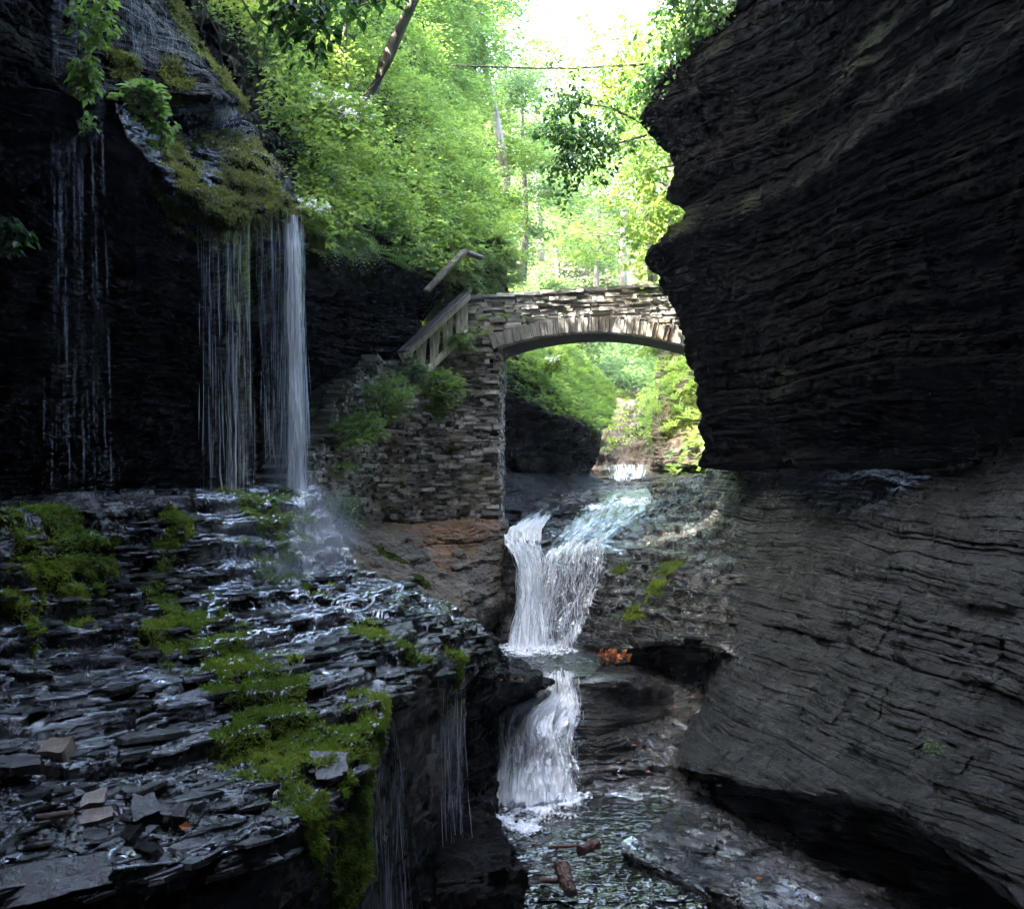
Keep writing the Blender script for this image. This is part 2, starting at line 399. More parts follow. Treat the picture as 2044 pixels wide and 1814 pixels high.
def rock(name, rows, nu, nv, mat, amp=.25, sets=((.42, .5, 1.1), (.16, .32, .45), (.055, .18, .2)), terr=0, tset=((.27, .58), (.10, .42)),
         rough=.05, seed=1, moss=None, mossamp=.35, stain=None, mossn=0, pad=None, keep=None, smooth=False, label=None, kind='structure', dip=0, cat=None):
    G = grid(rows, nu, nv)
    n = normals(G)
    x, y, z = G[..., 0], G[..., 1], G[..., 2]
    if terr:
        zz = z + .10*vnoise(x*.6, y*.6, z*0, seed+2) + .035*fbm(x*3, y*3, z*0, seed+8, 3)
        zt = 0
        for t, w in tset:
            th = .95; xa = x*math.cos(th)+y*math.sin(th); ya = -x*math.sin(th)+y*math.cos(th)
            wx = .5*vnoise(x/t*.8, y/t*.8, z*0, seed+12); wy = .5*vnoise(x/t*.8+7, y/t*.8, z*0, seed+13)
            c1 = _h(np.floor(xa/(t*9)+wx), np.floor(ya/(t*3)+wy), x*0, seed+14)
            j = .3*vnoise(xa/(14*t), ya/(5*t), z*0, seed+11) + .06*vnoise(x/t, y/t, z*0, seed+15) + .6*(c1-.5)
            q = zz/t + j; k = np.floor(q); f = q-k
            zt = zt + w*((k + np.clip((f-.90)/.10, 0, 1) - j)*t)
        s = terr*np.clip(n[..., 2]*2.2+.15, 0, 1)
        G = G.copy(); G[..., 2] = z + s*(zt - zz)
        z = G[..., 2]
        n = normals(G)
        ns = n.copy()
        for _ in range(3): ns[1:-1] = (ns[:-2]+ns[1:-1]+ns[2:])/3
        n = ns/(np.linalg.norm(ns, axis=2, keepdims=True)+1e-9)
    o = strata(x, y, z + dip*x, seed, sets)
    nh = n.copy(); nh[..., 2] *= .25
    G = G + nh*(amp*(o-.45))[..., None]
    G = G + n*(rough*fbm(x*2.2, y*2.2, z*4, seed+21, 5, .55))[..., None]
    att = {}
    mo = np.zeros(x.shape)
    if moss: mo = blobs(G, moss, seed+3, mossamp)
    if mossn: mo = np.maximum(mo, np.clip(.5 + mossn*fbm(x*1.3, y*1.3, z*1.5, seed+55, 4) - .2 + .15*n[..., 2], 0, 1))
    if moss: G = G + n*(np.clip((mo-.42)*3, 0, 1)*(.022+.022*fbm(x*11, y*11, z*11, seed+70, 3)))[..., None]
    att['moss'] = mo
    att['stain'] = blobs(G, stain, seed+9, .2) if stain else np.zeros(x.shape)
    ob = mesh_np(name, G.reshape(-1, 3), grid_faces(nv, nu), mat, smooth=smooth, attrs=att)
    if label: tag(ob, label, cat or 'rock', None, kind)
    PATCH[ob.name] = dict(G=G, n=n, moss=mo)
    return ob, G, n, mo

def on(patch, px, py):
    G = PATCH[patch]['G'].reshape(-1, 3); q = proj(G)
    d = (q[:, 0]-px)**2 + (q[:, 1]-py)**2
    idx = np.argsort(d)[:12]
    i = idx[np.argmin(np.linalg.norm(G[idx], axis=1))]
    return G[i].copy(), PATCH[patch]['n'].reshape(-1, 3)[i].copy()

def W(x, y, z): return ('w', x, y, z)
def low(p, z=-5.6, dy=.3, dx=0):
    q = at(*p); return W(q[0]+dx, q[1]+dy, z)

#SECTIONS
EXPOSURE = 4.85
# ================================================================== SETTING: rock
# ---- left wet ledges (stepped slope coming down from the cave ledge)
R1 = [(-250,1022,7.6),(0,1003,9.0),(200,990,10.3),(330,983,11.2),(430,976,12.0),(520,972,12.9),(605,970,13.7),(640,985,14.2)]
R0 = [(-250,996,9.2),(0,985,10.6),(200,976,12.0),(330,970,12.9),(430,966,13.8),(520,962,14.6),(605,962,15.2),(640,966,15.4)]
R2 = [(-250,1345,7.2),(0,1290,8.5),(200,1200,9.8),(330,1150,10.7),(430,1130,11.4),(540,1125,12.2),(640,1118,13.0),(715,1128,13.7)]
R3 = [(-250,1500,6.6),(0,1420,7.8),(200,1320,8.9),(330,1250,9.8),(440,1215,10.5),(570,1185,11.5),(720,1155,12.7),(830,1165,13.9)]
R4 = [(-250,1640,5.9),(0,1560,6.9),(200,1460,7.9),(330,1390,8.7),(450,1330,9.5),(600,1270,10.5),(790,1215,12.0),(950,1235,13.6)]
R5 = [(-250,1740,5.3),(0,1680,6.2),(200,1600,7.0),(330,1540,7.6),(460,1465,8.4),(620,1400,9.2),(820,1300,10.9),(985,1300,13.1)]
R6 = [(-250,1870,4.7),(0,1795,5.6),(190,1745,6.1),(400,1690,6.7),(560,1640,7.3),(715,1500,8.6),(790,1372,10.0),(925,1372,12.2)]
R7 = [(-250,1900,4.7),(0,1830,5.6),(190,1790,6.1),(410,1780,6.7),(575,1720,7.3),(722,1620,8.7),(770,1440,10.2),(930,1390,12.4)]
R8 = [low(p, -5.6, .5, -.15) for p in R6]
MOSS_L = [(510,1080,12.5,.4),(560,1040,13,.35),(480,1030,12.6,.3),(540,1110,12.3,.3),(70,1080,9,.35),(40,1230,8.8,.3),(230,1120,10,.22),(330,1080,11,.25),(140,1060,9.6,.25),(130,1180,9.3,.25),
          (325,1145,10.7,.2),(350,1170,10.6,.24),(400,1190,10.2,.36),(430,1240,9.8,.45),(480,1285,9.5,.48),(510,1325,9.3,.38),(440,1290,9.5,.38),(530,1270,10,.22),(390,1230,10,.28),(470,1230,10.2,.3),
          (570,1390,9.1,.30),(600,1430,8.9,.4),(640,1470,8.6,.5),(670,1540,8.4,.55),(690,1600,8.5,.5),(620,1500,8.5,.34),(700,1500,8.6,.34),(560,1440,8.8,.2),(600,1540,8.0,.25),
          (640,1170,12,.2),(760,1250,11.2,.2),(820,1300,11,.16),(740,1430,9.6,.25),(900,1330,12,.15)]
o_l, G_l, n_l, m_l = rock('wet_ledges', [R0,R1,R2,R3,R4,R5,R6,R7,R8], 620, 900, M_wet, amp=.2, terr=.95, tset=((.24, .62), (.08, .38)), seed=3, rough=.009, moss=MOSS_L, mossamp=.85,
    label='wet black shale ledges stepping down under the thin waterfalls, patched with moss')

# ---- right flank of the ledges, falling to the upper pool, and the recess behind the lower threads
rock('recess_wall', [
    [(640,1480,9.0),(740,1400,10.8),(830,1360,12.0),(920,1372,12.8),(965,1345,13.6),(1010,1320,14.6)],
    [(640,1560,9.1),(745,1500,11.2),(850,1480,12.4),(915,1450,12.9),(948,1440,13.4),(1000,1420,15.2)],
    [(640,1680,9.1),(750,1620,11.4),(850,1600,12.5),(915,1560,12.9),(970,1545,13.5),(1040,1500,15.4)],
    [(640,1800,9.2),(750,1750,11.2),(850,1720,12.3),(930,1680,12.5),(975,1640,13.0),(1010,1600,15.0)],
    [W(-1.7,9.4,-6),W(-1.3,11,-6),W(-.8,11.6,-6),W(-.35,11.8,-6),W(-.1,12.4,-6),W(.1,14.4,-6)]], 300, 300, M_black, amp=.34, seed=8, rough=.06,
    label='dark undercut rock wall behind the falling threads of the lower drip')
rock('ledge_nose', [
    [(930,1225,14.6),(985,1262,14.9),(1005,1300,15.4),(1030,1300,16.5)],
    [(925,1250,13.8),(988,1292,14.0),(1010,1325,14.7),(1060,1322,16.2)],
    [(925,1310,13.3),(975,1325,13.6),(1040,1335,14.4),(1100,1350,15.6)],
    [(935,1345,13.3),(985,1355,13.5),(1045,1362,14.2),(1098,1366,15.3)],
    [(935,1400,13.2),(985,1388,13.7),(1040,1380,14.6),(1080,1372,15.4)],
    [(925,1440,13.2),(955,1436,13.9),(1005,1418,14.7),(1070,1402,15.4)],
    [W(-.5,13.2,-5.5),W(-.2,14,-5.5),W(.1,14.8,-5.5),W(.5,15.4,-5.5)]], 220, 300, M_black, amp=.2, terr=.6, seed=14, rough=.05,
    label='rounded wet rock nose at the edge of the upper pool')
rock('pool_edge_rocks', [
    [(880,1600,12.6),(955,1600,12.8),(985,1640,12.6),(1000,1700,11.6)],
    [(870,1640,11.6),(950,1650,11.9),(990,1675,11.7),(1025,1712,11.2)],
    [(870,1720,11.0),(950,1705,11.1),(1005,1725,10.9),(1060,1740,10.8)],
    [(870,1770,10.6),(950,1745,10.7),(1000,1745,10.8),(1050,1750,10.7)],
    [W(-.9,10.2,-6),W(-.4,10.3,-6),W(-.1,10.5,-6),W(.2,10.6,-6)]], 160, 200, M_black, amp=.3, terr=.7, seed=19, rough=.1,
    label='low broken black rocks along the lower pool, left bank')

# ---- tan rock with the rust stain, under the dry stone wall
rock('stained_rock', [
    [(600,1000,17.5),(700,1036,19.0),(850,1040,21.0),(985,1030,22.0),(1010,1034,23.5)],
    [(612,1015,16.6),(705,1046,18.0),(850,1048,19.9),(988,1038,21.1),(1012,1042,22.8)],
    [(660,1075,15.8),(760,1085,17.3),(860,1092,19.1),(994,1080,20.9),(1020,1080,22.4)],
    [(705,1128,14.8),(800,1135,16.3),(880,1148,18.0),(1004,1130,20.3),(1034,1130,21.6)],
    [(760,1150,14.2),(860,1185,15.4),(925,1188,17.2),(1012,1180,20.0),(1042,1180,21.2)],
    [(840,1190,14.2),(900,1225,15.4),(948,1225,17.8),(1016,1206,20.0),(1044,1206,21.2)],
    [W(-1.7,15.5,-3.6),W(-1.2,17,-3.6),W(-.7,18.8,-3.6),W(-.2,20.6,-3.6),W(0,21.5,-3.6)]], 420, 320, M_tan, amp=.26, terr=.45, seed=23, rough=.05,
    moss=[(790,1110,17,.25),(700,1080,16.2,.3),(840,1160,16.2,.2),(760,1140,15,.25)], stain=[(850,1062,20,.5),(900,1060,20.2,.45),(800,1052,19.6,.35),(868,1100,19.2,.28),(880,1125,18.6,.2),(960,1048,21,.35)],
    label='tan layered rock with a rust orange stain below the dry stone wall')
# ---- back wall beside the main cascade and floor under it
rock('cascade_headwall', [
    [(940,1250,21.0),(1010,1080,22.5),(1080,1052,22.2),(1150,1040,22.8),(1210,1030,23.6),(1330,1000,25.5)],
    [(940,1260,20.6),(1010,1092,20.7),(1080,1085,20.3),(1140,1072,20.9),(1215,1060,21.8),(1320,1036,23.0)],
    [(940,1270,20.3),(1015,1108,20.1),(1075,1130,19.8),(1110,1112,20.05),(1205,1092,20.3),(1300,1080,21.0)],
    [(940,1280,20.0),(1020,1160,19.7),(1070,1170,19.4),(1120,1150,19.6),(1200,1130,19.7),(1270,1120,20.0)],
    [(940,1290,19.6),(1020,1230,19.3),(1075,1230,19.1),(1130,1220,19.2),(1190,1200,19.3),(1250,1190,19.4)],
    [W(-1,19.6,-3.4),W(0,19.0,-3.4),W(.5,18.9,-3.4),W(1,18.9,-3.4),W(1.6,18.9,-3.4),W(2.2,18.9,-3.4)]], 320, 260, M_bed, amp=.12, terr=.6, tset=((.16,.6),(.06,.4)), seed=29, rough=.05,
    label='dark sloping stream slab that the main cascade runs over')
# ---- right bank ledges above the alcove
rock('right_bank', [
    [(1290,962,26.5),(1340,948,25.5),(1400,938,24.0),(1500,930,21.0),(1560,925,19.5)],
    [(1306,985,24.6),(1345,968,23.8),(1410,972,21.8),(1500,978,19.4),(1560,980,18.0)],
    [(1320,1006,23.8),(1360,1010,22.3),(1420,1020,20.4),(1500,1030,18.3),(1570,1035,17.2)],
    [(1262,1062,21.6),(1320,1068,20.6),(1400,1080,19.2),(1490,1090,17.6),(1570,1100,16.6)],
    [(1218,1112,20.0),(1290,1125,19.2),(1380,1140,18.0),(1480,1150,16.9),(1560,1165,16.0)],
    [(1196,1165,19.2),(1270,1180,18.5),(1360,1195,17.4),(1465,1215,16.3),(1550,1240,15.5)],
    [(1172,1225,18.7),(1245,1232,17.9),(1340,1236,16.9),(1450,1262,15.8),(1540,1300,15.2)],
    [(1152,1282,18.2),(1225,1288,17.3),(1330,1275,16.6),(1440,1292,15.5),(1530,1350,14.9)],
    [(1152,1325,17.9),(1230,1330,17.1),(1320,1300,17.3),(1435,1306,16.6),(1530,1390,15.2)],
    [W(1.1,17.8,-4.2),W(1.7,17.2,-4.2),W(2.4,18.0,-4.2),W(3.0,17.5,-4.2),W(3.5,16,-4.2)]], 460, 520, M_bed, amp=.22, sets=((.4,.5,3),(.14,.35,1.6),(.06,.2,.8)), terr=.95, tset=((.2, .5), (.08, .5)), seed=31, rough=.010,
    moss=[(1290,1170,18.2,.22),(1250,1205,17.9,.24),(1330,1130,18.7,.18),(1240,1130,19.4,.16)], mossamp=.9,
    label='banded wet ledges climbing beside the main cascade toward the big wall')
# ---- alcove bowl right of the second fall
rock('bowl_ledges', [
    [(1120,1342,17.2),(1180,1330,17.2),(1260,1318,17.5),(1350,1310,17.8),(1450,1300,17.0),(1500,1300,16)],
    [(1148,1352,15.9),(1195,1348,15.8),(1260,1362,15.9),(1345,1372,16.6),(1440,1350,16.2),(1490,1340,15.6)],
    [(1150,1385,15.6),(1205,1388,15.7),(1270,1400,16.0),(1345,1412,16.3),(1430,1410,15.8),(1480,1410,15)],
    [(1150,1425,15.3),(1215,1432,15.4),(1275,1445,15.7),(1340,1452,15.8),(1415,1450,15.2),(1470,1450,14.8)],
    [(1142,1470,15.0),(1210,1475,15.1),(1275,1490,15.3),(1340,1495,15.3),(1398,1490,14.9),(1450,1490,14.4)],
    [(1138,1530,14.8),(1205,1532,14.9),(1270,1540,14.9),(1335,1540,14.9),(1385,1540,14.6),(1440,1540,14.2)],
    [(1132,1572,14.5),(1205,1578,14.5),(1270,1582,14.4),(1335,1585,14.3),(1380,1580,14.2),(1430,1580,14.0)],
    [W(.35,14.0,-4.45),W(.95,13.9,-4.45),W(1.5,13.8,-4.45),W(2.0,13.8,-4.4),W(2.4,13.8,-4.3),W(2.8,13.6,-4.2)],
    [W(.3,13.6,-5),W(1,13.4,-5),W(1.5,13.3,-5),W(2,13.3,-5),W(2.4,13.3,-5),W(2.8,13.3,-5)]], 380, 460, M_bed, amp=.2, sets=((.38,.6,5),(.13,.3,3),(.05,.12,1)), terr=.5, seed=37, rough=.012,
    label='smooth curved ledges hollowed around the second fall')
# ---- low slab at the foot of the right wall
rock('foot_slab', [
    [(1370,1572,14.4),(1450,1610,13.8),(1560,1680,13.0),(1760,1760,12.0),(2050,1850,11.2)],
    [(1340,1610,13.5),(1430,1655,12.8),(1545,1722,12.0),(1740,1810,11.0),(2000,1900,10.2)],
    [(1290,1655,12.7),(1395,1705,12.0),(1520,1762,11.3),(1700,1850,10.4),(1900,1950,9.5)],
    [(1240,1680,12.1),(1350,1735,11.5),(1480,1790,10.7),(1640,1880,9.8),(1850,2000,8.9)],
    [(1245,1705,11.9),(1355,1762,11.3),(1490,1825,10.5),(1650,1920,9.7),(1860,2050,8.8)],
    [W(1.2,11.6,-5.6),W(1.6,10.9,-5.6),W(2.1,10.0,-5.6),W(2.6,9.2,-5.6),W(3.0,8.4,-5.6)]], 420, 300, M_wet, amp=.16, sets=((.3,.5,1.4),(.1,.4,.5),(.04,.2,.2)), terr=.75, tset=((.12,.5),(.05,.5)), seed=41, rough=.02,
    label='low flaky wet slab at the foot of the big wall beside the lower pool')
# ---- big right wall: lower part catching the light
rock('wall_base', [
    [(1440,905,22.0),(1510,905,19.0),(1700,890,16.3),(1900,880,13.6),(2100,865,11.6),(2700,840,9.0)],
    [(1410,950,22.5),(1492,945,19.3),(1700,935,16.0),(1900,930,13.3),(2100,920,11.3),(2700,905,8.6)],
    [(1400,1030,21.5),(1482,1025,18.5),(1680,1020,15.5),(1885,1020,12.8),(2100,1020,10.8),(2700,1040,8.2)],
    [(1400,1110,20.5),(1478,1110,17.5),(1662,1130,14.8),(1865,1160,12.2),(2085,1200,10.3),(2700,1320,7.8)],
    [(1380,1205,19.5),(1462,1205,16.5),(1650,1248,14.2),(1855,1300,11.8),(2085,1380,10.0),(2700,1580,7.5)],
    [(1370,1320,19.0),(1440,1330,15.5),(1625,1378,13.5),(1835,1440,11.3),(2090,1540,9.6),(2700,1780,7.2)],
    [(1360,1450,18.5),(1402,1455,14.8),(1600,1490,13.0),(1815,1550,11.0),(2090,1670,9.4),(2700,1940,7.0)],
    [(1340,1520,18.0),(1368,1528,14.4),(1545,1572,12.8),(1770,1612,11.0),(1960,1740,9.8),(2500,2100,7.2)],
    [(1400,1570,18.0),(1402,1575,14.7),(1560,1600,14.2),(1800,1650,13.4),(2040,1760,12.4),(2700,2150,9.0)],
    [(1420,1640,18.0),(1440,1640,15.5),(1580,1700,15.0),(1850,1760,14.4),(2150,1900,13.6),(3000,2300,11)]], 640, 680, M_grey, amp=.30, sets=((.7,.5,3),(.19,.34,.8),(.055,.2,.4)), seed=47, rough=.045,
    
    label='grey green lower face of the big shale wall, undercut at its foot')
# undercut back
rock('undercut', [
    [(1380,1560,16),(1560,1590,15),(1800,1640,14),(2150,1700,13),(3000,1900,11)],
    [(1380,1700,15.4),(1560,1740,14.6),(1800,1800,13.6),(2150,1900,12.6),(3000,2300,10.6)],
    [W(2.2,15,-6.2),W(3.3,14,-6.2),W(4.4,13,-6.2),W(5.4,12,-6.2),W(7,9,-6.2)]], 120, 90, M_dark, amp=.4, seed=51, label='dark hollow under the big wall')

# ---- big right wall: overhanging upper part, extruded from the silhouette
sil = [(-520,1700),(-300,1620),(-120,1540),(0,1495),(45,1460),(90,1405),(150,1335),(200,1292),(245,1285),(300,1345),(345,1352),(392,1337),(425,1370),(470,1345),(525,1290),(550,1318),(590,1338),(650,1360),(700,1374),(760,1388),(810,1398),(860,1400),(905,1404),(928,1396),(940,1480)]
cols = [(0.55, 25.0, 1.0), (0, 19.2, 1.0), (0, 17.5, .75), (0, 15.6, .6), (0, 13.2, .5), (0, 11.2, .5), (0, 8.5, .4), (0, 4.0, .3), (0, -6, .3), (0, -20, .3)]
rows = []
for k, (py, px) in enumerate(sil):
    r = []
    z = (945 - py)/F*19.2
    off = (px - 1385)/F*19.2
    for j, (dx, Y, w) in enumerate(cols):
        base = 3.18 + .31*(19.2 - Y) if Y > 8 else 3.18 + .31*11.2 + (8 - Y)*.06
        wob = .5*vnoise(np.array([Y*.33]), np.array([z*.5]), np.array([3.0]), 5)[0]*(1 if j > 1 else 0)
        top = max(0, -(py+100))/400*1.2
        zz = z*(1 + (19.2-Y)*.012) if j else z
        nearin = .9*min(1, max(0, (19.2-Y)/6)) * (1 if py < 900 else .3)
        x = base + off*w + wob - nearin*(.6+.4*math.sin(z*.8))
        if j == 0: x = base + 3.2 + off + (1.8)
        r.append(W(x, Y, zz))
    rows.append(r)
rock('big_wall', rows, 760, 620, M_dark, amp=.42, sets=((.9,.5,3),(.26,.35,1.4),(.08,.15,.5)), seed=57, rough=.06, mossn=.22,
    label='tall overhanging dark shale wall filling one side of the gorge')

# ---- cave behind the thin falls, and the wall of the stair alcove
rock('cave_wall', [
    [(-900,-300,4.5),(-350,-300,8.5),(-60,-300,11.0),(150,-300,12.5),(330,-200,15.5),(480,60,19),(640,300,21.5),(800,430,23.5),(1000,480,26)],
    [(-900,250,4.6),(-350,230,8.6),(-60,200,11.2),(150,260,13.2),(330,330,16.4),(480,420,19.4),(640,470,21.4),(800,500,23.6),(1000,520,26)],
    [(-900,600,5.0),(-350,520,9.2),(-60,500,12.2),(150,520,14.6),(330,540,17.4),(480,570,19.8),(620,590,21.4),(790,610,23.6),(1000,620,26)],
    [(-900,840,5.4),(-350,780,9.6),(-60,780,12.6),(150,780,14.8),(330,790,17.0),(480,790,19.6),(620,780,21.2),(760,760,23.4),(1000,720,25.5)],
    [(-900,1060,5.4),(-350,1010,9.2),(-60,985,11.6),(150,975,13.4),(330,972,15.4),(480,962,18.2),(600,955,20.6),(760,930,22.6),(1000,900,25.5)],
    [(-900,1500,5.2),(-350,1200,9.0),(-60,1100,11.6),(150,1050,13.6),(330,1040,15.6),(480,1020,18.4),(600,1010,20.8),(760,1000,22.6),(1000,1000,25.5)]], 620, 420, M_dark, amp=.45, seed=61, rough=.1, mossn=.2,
    label='black cave wall behind the curtain falls and the stair')
# ---- mossy overhang block that the main curtain drops from
MOSS_K = [(450,400,12.5,.5),(480,360,13,.55),(400,340,12.2,.34),(540,380,13.6,.5),(520,300,14,.6),(440,290,13.6,.45),(580,420,13.8,.35),(380,400,12.2,.3),(350,300,12.4,.3),(390,270,13.2,.3)]
rock('mossy_overhang', [
    [(180,205,13.2),(260,200,13.4),(330,225,14.0),(420,225,14.8),(490,225,15.6),(560,260,17.0)],
    [(210,196,12.2),(282,225,12.7),(345,250,13.3),(430,262,14.2),(505,262,14.9),(555,300,15.8)],
    [(235,210,11.9),(300,280,12.2),(375,305,12.7),(450,315,13.4),(520,320,14.1),(580,370,15.0)],
    [(250,250,11.8),(320,320,11.9),(390,355,12.2),(460,370,12.8),(535,375,13.5),(600,415,14.4)],
    [(262,290,11.8),(345,372,11.8),(405,405,11.9),(455,438,12.3),(530,415,13.1),(604,440,14.1)],
    [(270,330,12.4),(350,420,12.3),(410,450,12.4),(460,470,12.8),(535,455,13.6),(604,470,14.4)],
    [(270,420,13.6),(350,480,13.8),(410,520,14.2),(460,540,14.8),(540,540,15.6),(604,545,16.5)],
    [(270,560,15.5),(350,600,16.5),(410,640,16.8),(460,640,17.2),(540,640,17.8),(604,640,18.5)]], 460, 460, M_black, amp=.24, terr=.5, seed=67, rough=.06, moss=MOSS_K, mossamp=.6,
    label='mossy wet overhang whose lip drops the main curtain of water')
# ---- banded block above it
rock('upper_block', [
    [(-100,-420,10.5),(120,-420,11.5),(240,-420,12.8),(300,-200,15.0),(335,-90,17)],
    [(-100,-20,10.4),(150,-20,11.9),(240,-8,12.7),(312,0,13.6),(352,0,15.6)],
    [(-100,60,10.4),(160,60,12.0),(255,66,12.8),(345,72,13.6),(392,74,15.3)],
    [(-100,110,10.2),(165,108,11.7),(262,116,12.4),(400,128,13.3),(440,140,14.9)],
    [(-100,150,10.2),(175,150,11.7),(272,150,12.4),(415,158,13.2),(462,166,14.7)],
    [(-100,190,10.1),(195,186,11.6),(285,186,12.3),(425,196,13.0),(490,204,14.3)],
    [(-100,200,10.8),(200,200,12.8),(290,205,13.6),(432,222,14.4),(486,224,15.2)],
    [(-100,260,12.0),(200,250,14.8),(290,260,15.6),(432,262,16.4),(486,262,17)]], 380, 420, M_black, amp=.24, seed=71, rough=.05, terr=.3,
    moss=[(470,185,14.4,.5),(430,135,14.8,.5),(400,85,15,.5),(355,20,15,.6),(330,150,13,.2),(240,120,12.2,.25),(350,175,12.8,.2)], mossamp=.5,
    label='layered block of the side stream, dripping bands with a grassy sloping edge')
# ---- nearer dark buttress at the frame's edge
rock('near_buttress', [
    [(-900,-500,4.2),(-300,-500,7.6),(-80,-500,9.2),(40,-400,10.2),(120,-300,12)],
    [(-900,0,4.2),(-300,0,7.6),(-80,0,9.4),(30,30,10.3),(110,40,12)],
    [(-900,60,4.2),(-300,60,7.5),(-80,70,9.3),(60,90,10.1),(120,120,11.6)],
    [(-900,130,4.2),(-300,130,7.5),(-60,140,9.3),(95,150,10.1),(160,180,11.4)],
    [(-900,200,4.2),(-300,200,7.5),(-60,190,9.3),(130,205,10.2),(182,225,11.2)],
    [(-900,270,4.3),(-300,260,7.7),(-60,250,9.5),(140,262,10.3),(182,268,11.3)],
    [(-900,320,4.8),(-300,320,8.4),(-60,310,10.6),(140,300,11.6),(185,300,12.6)],
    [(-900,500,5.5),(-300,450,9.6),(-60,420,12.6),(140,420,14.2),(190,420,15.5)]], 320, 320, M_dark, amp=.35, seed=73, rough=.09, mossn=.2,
    label='dark jutting buttress with hanging weeds at the cave mouth')

# ---- green hillside above the alcove
HILL = [
    [(250,-700,26),(450,-600,29),(700,-500,33),(900,-400,36),(1000,-300,40)],
    [(330,-200,19),(450,-160,21),(640,-120,24),(820,-60,28),(930,40,33)],
    [(380,0,16.5),(480,40,18.5),(640,90,21),(800,170,24.5),(905,240,29)],
    [(440,110,15.8),(520,200,16.8),(660,250,19.0),(800,300,22.0),(930,350,26)],
    [(500,230,15.2),(560,330,15.8),(680,380,18.0),(820,410,20.8),(970,440,24)],
    [(560,370,15.0),(600,460,15.4),(720,470,17.4),(850,500,20.7),(1005,500,23.2)],
    [(580,430,14.8),(612,520,15.2),(700,500,17.2),(850,566,20.9),(1012,560,23.0)],
    [(590,470,15.4),(620,540,15.9),(700,520,18.0),(845,585,21.6),(1010,590,23.2)],
    [(600,560,17),(640,580,18),(730,580,20.0),(850,620,22.4),(1010,640,25)]]
rock('hillside', HILL, 300, 300, M_soil, amp=.5, sets=((.9,.5,1.6),(.3,.4,.8),(.1,.2,.3)), seed=79, rough=.16,
    label='steep green hillside over the stair alcove')
# ---- rock spur under the bridge, black hollow below its ferns
rock('fern_spur', [
    [(985,640,27),(1050,640,28),(1120,680,29),(1180,740,30),(1230,790,31)],
    [(985,690,24.5),(1030,700,25),(1090,760,25.8),(1150,800,26.4),(1215,850,28)],
    [(985,740,24.2),(1030,760,24.6),(1085,810,25.0),(1150,838,25.4),(1198,860,26.6)],
    [(985,790,24.2),(1030,800,24.6),(1090,830,25.0),(1150,846,25.4),(1198,885,26.6)],
    [(985,840,25.0),(1030,850,25.5),(1090,880,26.0),(1150,900,26.4),(1188,925,27.0)],
    [(985,935,25.2),(1030,938,25.8),(1090,940,26.4),(1150,942,26.6),(1176,944,27.2)],
    [(985,948,24.2),(1030,948,24.8),(1090,950,25.6),(1150,952,26.2),(1200,956,27.0)],
    [(985,1010,23.6),(1030,1008,24.2),(1090,1000,25.0),(1150,995,25.6),(1230,990,26.2)],
    [(985,1032,23.6),(1040,1028,24.0),(1090,1018,24.6),(1160,1008,25.2),(1260,1002,25.6)],
    [W(-.5,23.6,-3),W(.2,23.8,-3),W(.8,24.4,-3),W(1.6,25,-3),W(2.7,25.4,-3)]], 300, 360, M_grey, amp=.22, seed=83, rough=.05, moss=[(1060,750,25,.5),(1120,800,25.5,.5),(1170,835,26,.5)],
    label='undercut rock spur below the bridge with ferns along its top')
# ---- sunlit far bank right
rock('lit_bank', [
    [(1330,640,34),(1380,640,32),(1440,640,30),(1520,640,28)],
    [(1310,760,31),(1350,740,30),(1420,720,28.5),(1520,700,27)],
    [(1300,850,29.5),(1335,840,28.5),(1400,840,27.2),(1520,840,26)],
    [(1298,900,29),(1320,905,27.8),(1390,905,26.6),(1520,905,25)],
    [(1305,925,28.6),(1330,930,27.4),(1400,930,26.2),(1520,930,24.6)],
    [(1300,945,29),(1330,945,28.2),(1400,942,27.4),(1520,942,26)],
    [W(3.8,29,-2),W(4.1,28,-2),W(4.9,27.5,-2),W(6.2,26,-2)]], 260, 260, M_sunrock, amp=.45, seed=89, rough=.08, moss=[(1370,800,28,.9),(1340,720,30,.9)],
    label='sunlit layered bank beyond the bridge')
rock('water_channel', [
    [(1040,970,25.6),(1180,955,27.0),(1240,948,28.0),(1300,945,27.6),(1360,940,26.6)],
    [(1040,1000,24.6),(1180,985,25.6),(1240,972,26.6),(1300,966,26.2),(1360,968,25.2)],
    [(1040,1024,23.9),(1180,1006,24.6),(1240,1004,24.9),(1320,1004,24.4),(1380,1006,23.6)],
    [(1040,1050,22.8),(1180,1040,23.2),(1250,1030,23.4),(1330,1020,23.4),(1400,1030,22.6)]], 220, 160, M_bed, amp=.08, terr=.8, tset=((.1,.6),(.05,.4)), seed=91, rough=.03,
    label='shallow ledges of the stream bed under the bridge')

# ---- valley beyond, and the ground sheet that closes everything below
nx, ny = 220, 260
X, Yv = np.meshgrid(np.linspace(-46, 52, nx), 25.5 + np.linspace(0, 1, ny)**1.3*95)
cx = .098*Yv + .9*np.sin(Yv*.13)
fl = np.interp(Yv, [24, 27.5, 29, 33, 42, 55, 75, 120], [-.9, -.6, .2, 1.1, 2.9, 5.6, 15, 30])
d = X - cx
wl = np.interp(Yv, [24, 60], [1.6, 4]); 
side = np.where(d < 0, np.clip(-d-wl, 0, 99)*1.75, np.clip(d-wl, 0, 99)*1.5)
capv = np.where(d < 0, np.interp(Yv, [24, 40, 120], [15, 15, 26]), np.interp(Yv, [24, 34, 120], [5, 8, 20]))
side = capv*(1-np.exp(-side/capv))
Z = fl + side + .5*fbm(X*.25, Yv*.25, X*0, 5, 5) + .18*fbm(X*1.2, Yv*1.2, X*0, 9, 4)
